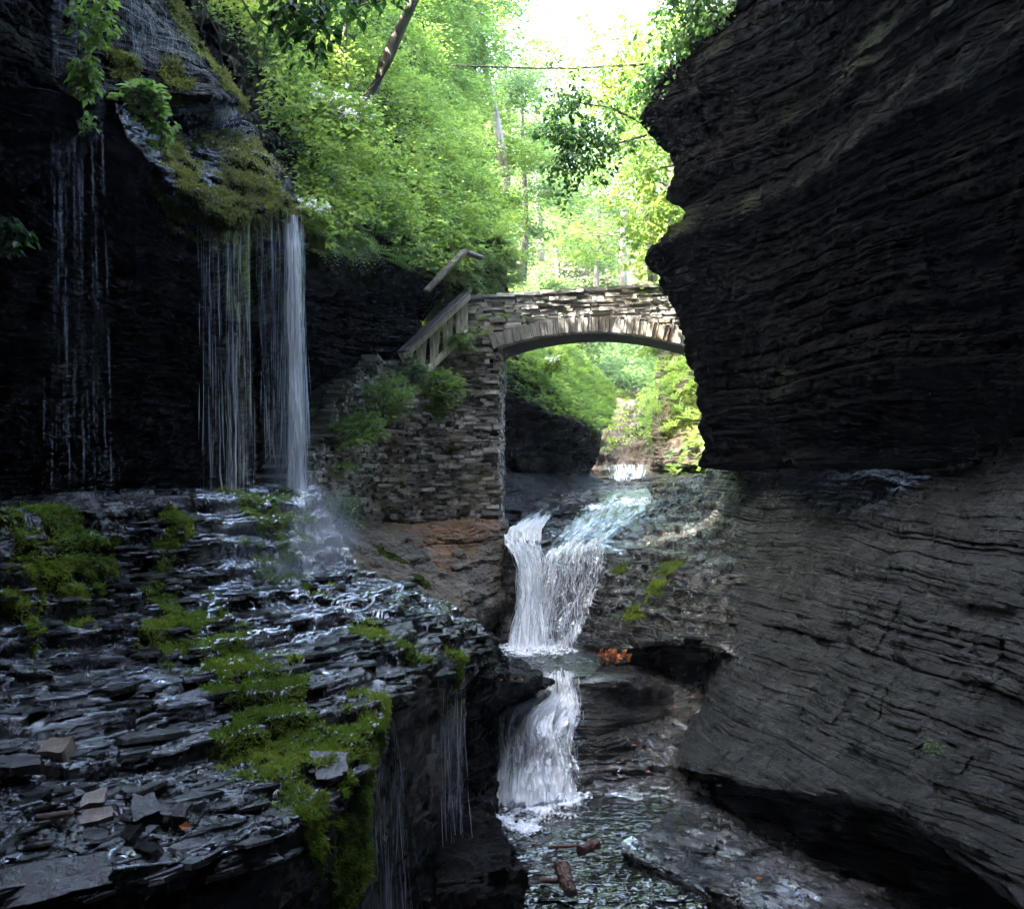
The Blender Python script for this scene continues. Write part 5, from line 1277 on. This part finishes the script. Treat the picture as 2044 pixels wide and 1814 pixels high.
# ---- single plants one can point at
def fern(px, py, Y, Ln, nf, label, mat=M_fern, nrm=(0, -1, .4), nb=1, sp=.1, droop=.9):
    b = at(px, py, Y); o = empty('fern', b, label, 'fern', 'ferns on the masonry')
    bases = [b+r.normal(0, sp, 3)*[1, .3, 1] for _ in range(nb)]
    ferns('fronds', bases, [nrm]*nb, Ln, nf, r, mat, o, 16, .8, droop); return o
fern(925,695,20.9,.62,13,'largest fern tuft, arching from under the railing foot', nb=5, sp=.14, droop=1.2)
fern(958,645,21.0,.35,10,'small fern rooted in the bridge where the parapet meets the arch', nb=3, sp=.1)
fern(1008,642,20.95,.24,8,'little fern on the bridge face just above the arch ring', nb=3, sp=.08)
fern(1050,640,20.9,.18,7,'tiniest fern on the bridge face, farther along the arch', nb=2, sp=.06)
fern(712,880,17.7,.5,14,'bright fern on the stair side of the dry stone wall', nb=6, sp=.2, mat=M_leafy, droop=1.1)
fern(686,935,17.3,.4,12,'narrow fern trailing down the edge of the dry stone wall', nb=4, sp=.15, droop=1.6)
fern(645,815,18.6,.3,10,'low fern growing on the cave side of the upper steps', nb=6, sp=.2, nrm=(.3,-.3,.5))
fern(620,840,18.0,.3,10,'fern clump beside the treads behind the bright fall', nb=6, sp=.2, nrm=(.3,-.3,.5))

def shrub(px, py, Y, rad, k, size, label, mat=M_leaf, cat='plant', name='leafy_plant', sq=(1, .5, 1), stems=6, lf=14, group=None, droopd=0):
    c = at(px, py, Y); o = empty(name, c-np.array([0, 0, rad]), label, cat, group)
    q = r.normal(0, 1, (k, 3)); q /= np.linalg.norm(q, axis=1, keepdims=True); q *= (r.uniform(.2, 1, (k, 1))**.6)*rad*np.array(sq)
    P, D, Nn, Ls = sprays(c+q, rad*.3, lf, size, r, .5)
    if droopd: D[:, 2] -= droopd
    leaves('foliage', P, D, Nn, Ls, Ls*.6, mat, o)
    m_ = MB(); b = c-np.array([0, -.05, rad*.9])
    for i in range(stems):
        e_ = c+q[i]; m_.tube([b, (b+e_)/2+r.normal(0, rad*.08, 3), e_], [.012*rad*2, .009*rad*2, .004*rad*2], 4)
    m_.build('stem', M_bark, o); return o
shrub(822,738,19.6,.28,40,.07,'small round-leaved plant at the foot of the railing', group='plants on the dry stone wall', mat=M_leafb)
shrub(885,775,20.0,.40,100,.07,'leafy plant below the largest fern on the dry stone wall', group='plants on the dry stone wall', mat=M_leaf)
shrub(875,815,20.0,.24,34,.06,'lower leafy clump near the wall\'s middle', group='plants on the dry stone wall', mat=M_leafy)
shrub(765,795,18.6,.42,120,.06,'dense mossy green clump high on the stair side of the wall', group='plants on the dry stone wall', mat=M_leafy)
shrub(728,850,18.0,.34,90,.06,'green clump between the high clump and the bright fern', group='plants on the dry stone wall', mat=M_leafy)
shrub(800,775,18.9,.28,40,.05,'ragged yellow green clump beside the railing-foot plant', mat=M_leafy, group='plants on the dry stone wall')
shrub(672,1025,16.3,.34,60,.085,'pale glossy bush standing on the tan rock at the foot of the wall', mat=M_leafb, cat='bush', name='small_bush')
# sapling on the upper ledge
sp = shrub(288,195,11.7,.26,46,.12,'bright yellow green sapling with broad leaves on the ledge before the mossy overhang', mat=M_leafy, cat='sapling', name='ledge_sapling', lf=6, sq=(1.1,.5,.7))
shrub(318,262,11.8,.22,22,.09,'smaller yellow green plant hanging below the sapling', mat=M_leafy, name='ledge_plant', lf=7, sq=(.6,.4,1.2), droopd=.5)
shrub(172,150,10.3,.20,34,.085,'weeds trailing down the rock rib beside the faint threads', mat=M_leaf, name='hanging_weeds', cat='weeds', lf=8, sq=(.6,.4,1.5), droopd=.7)
shrub(185,35,10.4,.26,40,.08,'grassy weeds at the top of the rock rib', mat=M_leaf, name='hanging_weeds', cat='weeds', lf=8, sq=(.8,.4,1.3), droopd=.6)
shrub(165,240,10.5,.16,20,.06,'low weeds at the bottom of the rock rib', mat=M_leafy, name='hanging_weeds', cat='weeds', lf=7, sq=(1,.4,.8), droopd=.6)
shrub(22,470,10.2,.2,14,.12,'dim fern-like plant on the black cave wall', mat=M_leafd, name='cave_plant', lf=8, droopd=.6)
shrub(1862,1488,10.6,.10,14,.035,'tiny green plant alone on the grey face of the big wall', mat=M_leafb, name='wall_plant', lf=7)

# white flowers
def flowers(px, py, Y, rad, n_, label):
    c = at(px, py, Y); o = empty('flowering_shrub', c, label, 'flowering shrub', 'white flowering shrubs')
    q = r.normal(0, 1, (n_, 3))*rad*[1, .4, .65]; P, D, Nn, Ls = sprays(c+q, .07, 12, .05, r, .8)
    leaves('blossom', P, D, Nn, Ls, Ls*.8, M_petal, o)
    q = r.normal(0, 1, (30, 3))*rad*[1.2, .4, .8]+[0, .15, -.1]; P, D, Nn, Ls = sprays(c+q, .2, 14, .12, r, .5); leaves('foliage', P, D, Nn, Ls, Ls*.5, M_leaf, o)
flowers(692,214,16.2,.20,26,'largest spray of white blossom high on the hillside')
flowers(645,198,16.2,.08,8,'little white spray next to the largest blossom')
flowers(612,412,14.3,.10,12,'white blossom beside the top of the bright column of water')
flowers(1105,714,25.0,.09,8,'tiny white blossom on the spur under the bridge')

# ---- moss and grass tufts on rock
def tufts(name, patch, n_, Ln, Wd, mat, label, hang=.6, thr=.5, seed=1, cat='moss', cond=None):
    rr = np.random.default_rng(seed); G = PATCH[patch]['G'].reshape(-1, 3); nn = PATCH[patch]['n'].reshape(-1, 3); mo = PATCH[patch]['moss'].ravel()
    ok = mo > thr-.22*(rr.uniform(0, 1, len(mo)) < .03)
    if cond is not None: ok &= cond(proj(G))
    idx = rr.choice(np.nonzero(ok)[0], n_); P = G[idx]+rr.normal(0, .012, (n_, 3)); nr = nn[idx]
    D = nr*.8+rr.normal(0, .55, (n_, 3))+np.array([0, 0, -hang]); Ls = Ln*rr.uniform(.4, 1.4, n_)
    return stuff(leaves(name, P, D, nr+rr.normal(0, .5, (n_, 3)), Ls, np.full(n_, Wd), mat), label, cat)
tufts('moss', 'wet_ledges', 150000, .04, .010, M_moss, 'vivid green moss cushions draped over the wet ledges', .5)
tufts('moss', 'mossy_overhang', 42000, .07, .014, M_hang, 'olive moss hanging over the lip of the main overhang', .9)
tufts('moss', 'upper_block', 9000, .06, .016, M_hang, 'moss and dry grass along the sloping edge of the upper block', .7)
tufts('moss', 'right_bank', 9000, .03, .014, M_moss, 'moss on the ledges beside the main cascade', .3)

# ---- trees
def tree(name, base, H, crown, mat, label, lean=(0, 0), trunk_r=.12, leaf=.12, n_sp=260, k=18, bark=M_bark, group=None, limbs=9, cr=None, low_=.35, cat='tree'):
    """crown: (rx, ry, rz); layered sprays set along real limbs"""
    base = np.asarray(base, float); o = empty(name, base, label, cat, group); m_ = MB()
    top = base+np.array([lean[0], lean[1], H]); tr = []
    for i in range(9):
        t = i/8; tr.append(base+(top-base)*t+np.array([math.sin(t*5+base[0])*.05*H*.3, math.cos(t*4)*.03*H*.3, 0]))
    m_.tube(tr, [trunk_r*(1.25-1.1*i/8) for i in range(9)], 7); m_.build('trunk', bark, o, 0, True)
    cents = []; lm = MB(); rx, ry, rz = crown; cc = base+(top-base)*(1-.42*(1-low_)) if cr is None else np.asarray(cr)
    for j in range(limbs):
        t = low_+(1-low_)*(j+.5)/limbs; p = base+(top-base)*t; a = r.uniform(0, 6.28)+j*2.4
        sc_ = math.sqrt(max(.08, 1-((t-low_)/(1-low_)*1.7-.75)**2)); tip = p+np.array([math.cos(a)*rx*sc_, math.sin(a)*ry*sc_, rz*r.uniform(-.1, .25)])
        mid_ = (p+tip)/2+np.array([0, 0, rz*.1]); rr_ = trunk_r*(1.1-t)*.5+.012
        lm.tube([p, mid_, tip], [rr_, rr_*.6, rr_*.25], 5)
        for q in range(max(3, n_sp//limbs)):
            u = r.uniform(.25, 1.08); c = p+(tip-p)*u+np.array([0, 0, rz*.1*math.sin(u*3.1)])
            cents.append(c+r.normal(0, 1, 3)*[rx*.17, ry*.17, rz*.13])
    lm.build('limb', bark, o)
    cents = np.array(cents); P, D, Nn, Ls = sprays(cents, min(rx, ry)*.17+leaf, k, leaf, r, .25)
    leaves('crown', P, D, Nn, Ls, Ls*.62, mat, o); return o
G_FOREST = 'trees in the gorge beyond the bridge'
# hillside trees, left (own trunks seen)
tree('hillside_tree', at(500,125,17.6), 6.0, (2.4,2.0,2.0), M_leaf, 'straight pale trunk rising out of the hillside undergrowth nearest the falls', (.1,0), .13, .12, 200, 16, M_palebark, low_=.5)
tree('leaning_tree', at(722,250,19.4), 4.2, (2.0,1.8,1.4), M_leaf, 'dark trunk leaning strongly over the hillside toward the gap', (1.9,-.5), .12, .12, 60, 14, M_bark, low_=.45)
tree('thin_tree', at(690,190,18.9), 2.6, (.8,.8,.8), M_leafy, 'slim upright sapling trunk beside the leaning tree', (0,.2), .05, .11, 50, 14, M_bark, low_=.5)
tree('curved_tree', at(1010,350,31), 8.2, (1.6,1.6,1.6), M_leafy, 'pale curved trunk bending at the edge of the open sky', (-1.9,.2), .12, .13, 150, 15, M_palebark, low_=.55)
hz = [ # px, py(base on slope), Y, H, rx, mat, label
 (905,430,29,5.5,1.7,M_leafy,'yellow green tree standing just over the rounded hillside end'),
 (960,520,31,5.0,1.6,M_leaf,'fresh green tree right above the bridge\'s stair end'),
 (1040,560,34,6.0,1.7,M_leafb,'slender tree with a thin bare stem rising above the bridge parapet'),
 (840,260,30,6.5,2.2,M_leafb,'shaded blue green tree high behind the leaning trunk'),
 (930,300,36,7.5,2.3,M_leafb,'tall misty tree behind the curved pale trunk'),
 (1010,400,40,7.0,2.4,M_leaf,'rounded tree deep in the haze left of the gap'),
 (1075,520,44,7.0,2.2,M_leafb,'hazy tree directly beneath the open sky'),
 (1110,600,50,7.0,2.6,M_leafb,'hazy tree in front of the pale far cliff'),
 (1195,610,48,6.5,2.2,M_leafb,'hazy tree on the other side of the pale far cliff'),
 (1250,600,38,7.5,2.4,M_leafy,'sunlit yellow tree in the middle of the gap'),
 (1310,560,34,7.0,2.2,M_leafy,'sunlit tree close against the big wall'),
 (1350,520,30,7.0,2.0,M_leafy,'brightest tree tucked behind the big wall\'s edge'),
 (1290,450,42,9.0,2.8,M_leafy,'tall pale tree topping the sunny side'),
 (760,60,27,6.0,2.4,M_leaf,'bushy tree at the top of the hillside'),
 (640,20,24,6.0,2.4,M_leaf,'dense tree above the white blossom'),
 (560,-20,21,5.5,2.2,M_leaf,'dense tree hanging over the sloping grass edge'),
 (430,-40,19,5.5,2.0,M_leafy,'light green tree nearest the dripping upper block'),
 (880,120,33,7.5,2.6,M_leaf,'big rounded tree between the leaning and curved trunks'),
 (1000,130,46,9.0,3.0,M_leafy,'far tree whose crown edges the open sky'),
 (1130,760,44,4.0,1.5,M_leafb,'bushy tree seen through the arch, toward the stair'),
 (1215,700,60,4.0,1.8,M_leafb,'tree seen through the middle of the arch'),
 (1350,770,33,2.6,1.2,M_leafy,'sunny tree seen through the arch, by the big wall'),
 (1180,640,60,8.0,3.2,M_leafb,'faint farthest tree above the middle of the bridge'),
 (1100,420,62,9.0,3.4,M_leafb,'faint far tree under the gap in the sky'),
 (1230,420,60,9.0,3.4,M_leafy,'faint sunny far tree across the gap'),
]
for i, (px, py, Y, H, rx, mt, lab) in enumerate(hz):
    tree('forest_tree', at(px, py, Y), H, (rx, rx, rx*.75), mt, lab, (r.normal(0, .4), r.normal(0, .3)), .05+.012*H, .105+.0012*Y, int(230+rx*60), 16, M_bark if i % 3 else M_palebark, G_FOREST, low_=.15 if i % 2 else .25)
# valley undergrowth
n_ = 9000; yy = 26+r.uniform(0, 1, n_)**1.4*60; cxx = .098*yy+.9*np.sin(yy*.13)
xx = cxx + r.choice([-1, 1], n_)*(r.uniform(0, 1, n_)**1.2*11+np.where(yy < 48, 2.0, 1.2))
iy = np.clip(np.searchsorted(Yv[:, 0], yy), 0, ny-1); ix = np.clip(np.searchsorted(X[0], xx), 0, nx-1)
P = np.stack([xx, yy, Z[iy, ix]+r.uniform(.0, .9, n_)], 1)
for s_, mt, lab in ((0, M_leafb, 'cool green undergrowth on the gorge sides beyond the bridge'), (1, M_leaf, 'fresh undergrowth on the gorge sides beyond the bridge'), (2, M_leafy, 'yellow green undergrowth on the gorge sides beyond the bridge')):
    a, b, c, l_ = sprays(P[s_::3], .55, 15, .22, r, .35); stuff(leaves('undergrowth', a, b, c, l_, l_*.6, mt), lab, 'undergrowth')

# foliage over the big wall's rim, and the tree hanging into the gap
def hanging(name, root, pts, n_sp, rad, leaf, mat, label, k=12, cat='branch', twig=.02, droopd=.3, parent_group=None):
    o = empty(name, at(*root), label, cat, parent_group); m_ = MB(); cents = []
    for ln in pts:
        q = [at(*p) for p in ln]; m_.tube(q, [twig*(1.2-.9*i/(len(q)-1)) for i in range(len(q))], 5)
        A = spl(np.array(q), 60, 0); ii = r.integers(12, 60, n_sp)
        cents.append(A[ii]+r.normal(0, 1, (n_sp, 3))*rad)
    m_.build('twig', M_bark, o, 0, True)
    P, D, Nn, Ls = sprays(np.concatenate(cents), leaf*1.6, k, leaf, r, .6); D[:, 2] -= droopd
    leaves('foliage', P, D, Nn, Ls, Ls*.6, mat, o); return o
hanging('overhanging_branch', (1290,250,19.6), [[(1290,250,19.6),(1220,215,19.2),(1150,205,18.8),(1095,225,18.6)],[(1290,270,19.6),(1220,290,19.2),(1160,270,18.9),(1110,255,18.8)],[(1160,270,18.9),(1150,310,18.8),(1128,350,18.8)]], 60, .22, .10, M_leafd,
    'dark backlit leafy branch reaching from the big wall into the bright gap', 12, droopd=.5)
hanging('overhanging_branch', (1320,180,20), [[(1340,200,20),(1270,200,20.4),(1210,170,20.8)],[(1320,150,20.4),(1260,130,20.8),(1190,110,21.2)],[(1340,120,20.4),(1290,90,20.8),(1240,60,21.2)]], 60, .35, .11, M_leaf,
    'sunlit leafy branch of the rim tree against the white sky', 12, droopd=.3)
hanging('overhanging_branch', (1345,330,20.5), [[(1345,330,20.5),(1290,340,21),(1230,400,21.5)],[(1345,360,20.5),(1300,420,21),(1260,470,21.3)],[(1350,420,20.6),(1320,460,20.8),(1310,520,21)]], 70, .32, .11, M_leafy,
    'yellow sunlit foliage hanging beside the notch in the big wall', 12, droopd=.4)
hanging('rim_foliage', (1440,40,17.5), [[(1480,20,17.5),(1400,50,17.8),(1340,110,18.3)],[(1500,0,17),(1430,20,17.4),(1350,60,18)],[(1400,90,18),(1330,150,18.6),(1300,200,19)],[(1480,-20,17),(1390,-20,17.6),(1330,10,18)]], 70, .22, .11, M_leafd,  # dark leaf tone stands in for the shade along the rim
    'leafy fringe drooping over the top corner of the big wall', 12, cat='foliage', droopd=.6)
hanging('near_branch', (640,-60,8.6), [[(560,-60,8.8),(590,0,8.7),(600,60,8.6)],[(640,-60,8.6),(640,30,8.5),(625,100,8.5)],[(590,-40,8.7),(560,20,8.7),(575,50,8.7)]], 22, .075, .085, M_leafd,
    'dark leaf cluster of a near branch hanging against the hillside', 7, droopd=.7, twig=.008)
hanging('near_branch', (700,-60,9), [[(540,-80,9),(640,-20,9),(760,-30,9.2)],[(700,-40,9),(740,10,9.2),(800,-10,9.4)]], 16, .10, .085, M_leafd, 'dark leafy twigs along the top edge above the hillside', 7, droopd=.5, twig=.008)
tw = empty('bare_branch', at(400,-40,9.5), 'bare dark twigs dangling beside the sloping grass edge', 'branch'); m_ = MB()
for ln in ([(388,-60,9.5),(412,20,9.5),(436,70,9.5),(445,140,9.5),(452,165,9.5)],[(412,20,9.5),(400,60,9.5),(425,115,9.5)],[(450,-60,9.6),(500,30,9.6),(560,70,9.6),(600,80,9.6)],[(500,30,9.6),(530,70,9.6),(525,120,9.6)],[(436,70,9.5),(470,80,9.5),(480,110,9.5)]):
    m_.tube([at(*p) for p in ln], [.012*(1-.7*i/(len(ln)-1)) for i in range(len(ln))], 5)
m_.build('twig', M_bark, tw, 0, True)
db = MB(); db.tube([at(*p) for p in ((900,131,21.5),(960,133,21.4),(1060,136,21.2),(1150,136,21),(1210,132,20.6),(1290,128,20.3))], [.012,.02,.022,.025,.028,.03], 6)
o = db.build('fallen_branch', M_bark, None, 0, True); tag(o, 'long thin dead branch reaching level across the open gap', 'branch')

# unseen canopy over the viewer: rim trees added to shade the near gorge
for i, (x_, y_, z_, rx, lab) in enumerate(((-4,-6,17,5.0,'unseen rim tree over the viewer, stair side'),(-4.5,1,17,5.0,'unseen rim tree over the ledges'),(5,-2,17,5,'unseen rim tree high on the big wall behind the viewer'),(-9,10,15,4.5,'unseen rim tree above the cave'),(8.5,11,13,3.6,'rim tree over the big wall\'s bright edge'))):
    tree('unseen_rim_tree', (x_, y_, z_), 7, (rx, rx, 3.5), M_leafd, lab, (-.5*x_, 0), .3, .34, 420, 14, M_bark, 'unseen shade trees on the gorge rim', low_=.2)

# fallen leaves: each one a thing
spots = [(1225,1302,0)]+[(x_, y_, 1) for x_, y_ in ((1350,1415),(1320,1472),(1262,1490),(1288,1500),(1305,1528),(1290,1545),(1318,1512),(1245,1522),(1230,1535),(1340,1440),(1275,1455),(1200,1440))]
lp = ('red brown drift of dead leaves caught on the rock beside the upper pool',)
o = empty('leaf_pile', on('bowl_ledges',1222,1330)[0], lp[0], 'leaf pile'); q = at(1222,1308,16.9)+r.normal(0, 1, (70, 3))*[.10, .05, .035]
o.location = at(1222,1318,16.9)
leaves('dead_leaves', q, r.normal(0, 1, (70, 3)), r.normal(0, .6, (70, 3))+[0, 0, 1], .10, .07, M_autumn, o)
names = ['brown leaf stuck on the curved ledges beside the second fall']
def one_leaf(P, size, yaw, label, group, tilt=(0, -.2, 1)):
    o = leaves('fallen_leaf', np.array([[0, 0, 0.]]), np.array([[math.cos(yaw), math.sin(yaw), 0]]), np.array([tilt]), size, size*.6, M_autumn, None, .15); o.location = P; return tag(o, label, 'fallen leaf', group)
for (x_, y_, _) in spots[1:]:
    P_, _n = on('bowl_ledges', x_, y_); one_leaf(P_+np.array([0, -.02, .035]), r.uniform(.05, .09), r.uniform(0, 6), names[0], 'brown leaves on the curved ledges')
for (x_, y_) in ((1000,1362),(985,1366),(1020,1360),(1045,1360),(960,1372)):
    P_, _n = on('ledge_nose', x_, y_); one_leaf(P_+np.array([0, -.02, .03]), r.uniform(.05, .09), r.uniform(0, 6), 'orange leaf on the dark shelf above the second fall', 'leaves on the dark shelf')
P_, _n = on('foot_slab', 1508, 1755); one_leaf(P_+np.array([0, -.03, .03]), .09, .4, 'single yellow leaf on the low flaky slab', None)
P_ = put(358,1662,.05); one_leaf(P_, .10, -.3, 'big rusty orange leaf with its stalk on the black ledges', None, (0, -.8, 1))
# ================================================================== camera, light, sky
cam = bpy.data.cameras.new('camera'); co = bpy.data.objects.new('camera', cam); C.objects.link(co)
cam.sensor_width = 36; cam.lens = 36*F/2044; cam.clip_start = .05; cam.clip_end = 2000
co.rotation_euler = (math.pi/2 + PITCH, 0, 0); bpy.context.scene.camera = co
w = bpy.data.worlds.new('World'); bpy.context.scene.world = w; w.use_nodes = True
n = w.node_tree; n.nodes.clear()
sky = N(n, 'ShaderNodeTexSky', sky_type='NISHITA'); sky.sun_disc = False; sky.dust_density = 4.0; sky.ozone_density = .4; sky.air_density = .9
SUN_EL, SUN_AZ = math.radians(55), math.radians(-118)     # azimuth clockwise from +Y (view direction)
sky.sun_elevation = SUN_EL; sky.sun_rotation = SUN_AZ
bg = N(n, 'ShaderNodeBackground', i_Strength=.15); L(n, sky.outputs[0], bg.inputs[0])
ow = N(n, 'ShaderNodeOutputWorld'); L(n, bg.outputs[0], ow.inputs[0])
sl = bpy.data.lights.new('sun', 'SUN'); sl.energy = 2.2; sl.angle = math.radians(.5); sl.color = (1, .95, .84)
so = bpy.data.objects.new('sun', sl); C.objects.link(so)
d = Vector((math.sin(SUN_AZ)*math.cos(SUN_EL), math.cos(SUN_AZ)*math.cos(SUN_EL), math.sin(SUN_EL)))
so.rotation_euler = d.to_track_quat('Z', 'Y').to_euler()
sc = bpy.context.scene
sc.view_settings.view_transform = 'Standard'; sc.view_settings.look = 'None'; sc.view_settings.gamma = 1
sc.view_settings.exposure = EXPOSURE
sc.cycles.use_denoising = True; sc.cycles.max_bounces = 8; sc.cycles.transparent_max_bounces = 24
sc.cycles.sample_clamp_indirect = 4
sc.cycles.diffuse_bounces = 3; sc.cycles.glossy_bounces = 3; sc.cycles.transmission_bounces = 4; sc.cycles.volume_bounces = 0

hz_ = bpy.data.meshes.new('haze'); X0,X1,Y0,Y1,Z0,Z1 = -60,66,-40,124,-8,52
hz_.from_pydata([(x,y,z_) for z_ in (Z0,Z1) for y in (Y0,Y1) for x in (X0,X1)], [], [(0,2,3,1),(4,5,7,6),(0,1,5,4),(2,6,7,3),(0,4,6,2),(1,3,7,5)])
mh, nh_ = nt('haze_air'); pv = N(nh_, 'ShaderNodeVolumePrincipled', i_Density=.0008, i_Anisotropy=.2); pv.inputs['Color'].default_value = (.9,.95,1,1)
oh = N(nh_, 'ShaderNodeOutputMaterial'); L(nh_, pv.outputs[0], oh.inputs['Volume']); hz_.materials.append(mh)
ho = bpy.data.objects.new('haze', hz_); C.objects.link(ho); tag(ho, 'pale summer haze filling the gorge air', 'haze', None, 'stuff')

def mist(px, py, Y, r3, dens, label):
    c = at(px, py, Y); me = bpy.data.meshes.new('mist'); import bmesh
    bm = bmesh.new(); bmesh.ops.create_icosphere(bm, subdivisions=3, radius=1); bm.to_mesh(me); bm.free()
    o = bpy.data.objects.new('mist', me); C.objects.link(o); o.location = c; o.scale = r3
    m, n = nt('spray_mist'); tc = N(n, 'ShaderNodeTexCoord').outputs['Object']
    ln = N(n, 'ShaderNodeVectorMath', operation='LENGTH'); L(n, tc, ln.inputs[0])
    f_ = math_(n, 'SUBTRACT', 1.0, ln.outputs['Value']); f_ = N(n, 'ShaderNodeMath', operation='MAXIMUM', i_1=0.0) if False else math_(n, 'MAXIMUM', f_, 0.0)
    f_ = math_(n, 'POWER', f_, 1.6)
    f_ = math_(n, 'MULTIPLY', f_, ramp(n, noise(n, tc, 2.2, 3), [(.35, .15), (.65, 1.0)]))
    v = N(n, 'ShaderNodeVolumePrincipled'); v.inputs['Color'].default_value = (.92, .95, 1, 1); L(n, math_(n, 'MULTIPLY', f_, dens), v.inputs['Density'])
    q = N(n, 'ShaderNodeOutputMaterial'); L(n, v.outputs[0], q.inputs['Volume']); me.materials.append(m)
    tag(o, label, 'mist', None, 'stuff')
mist(640,1060,12.9,(.6,.7,.85),1.5,'bluish spray hanging where the bright column hits the steps')
mist(560,1130,11.9,(1.0,.6,.3),.6,'spray drifting low over the steps')
mist(668,1085,13.1,(.5,.6,.45),1.1,'spray trailing away from the foot of the bright column')
mist(200,1330,8.6,(.6,.5,.35),.16,'thin spray over the dark ledges')
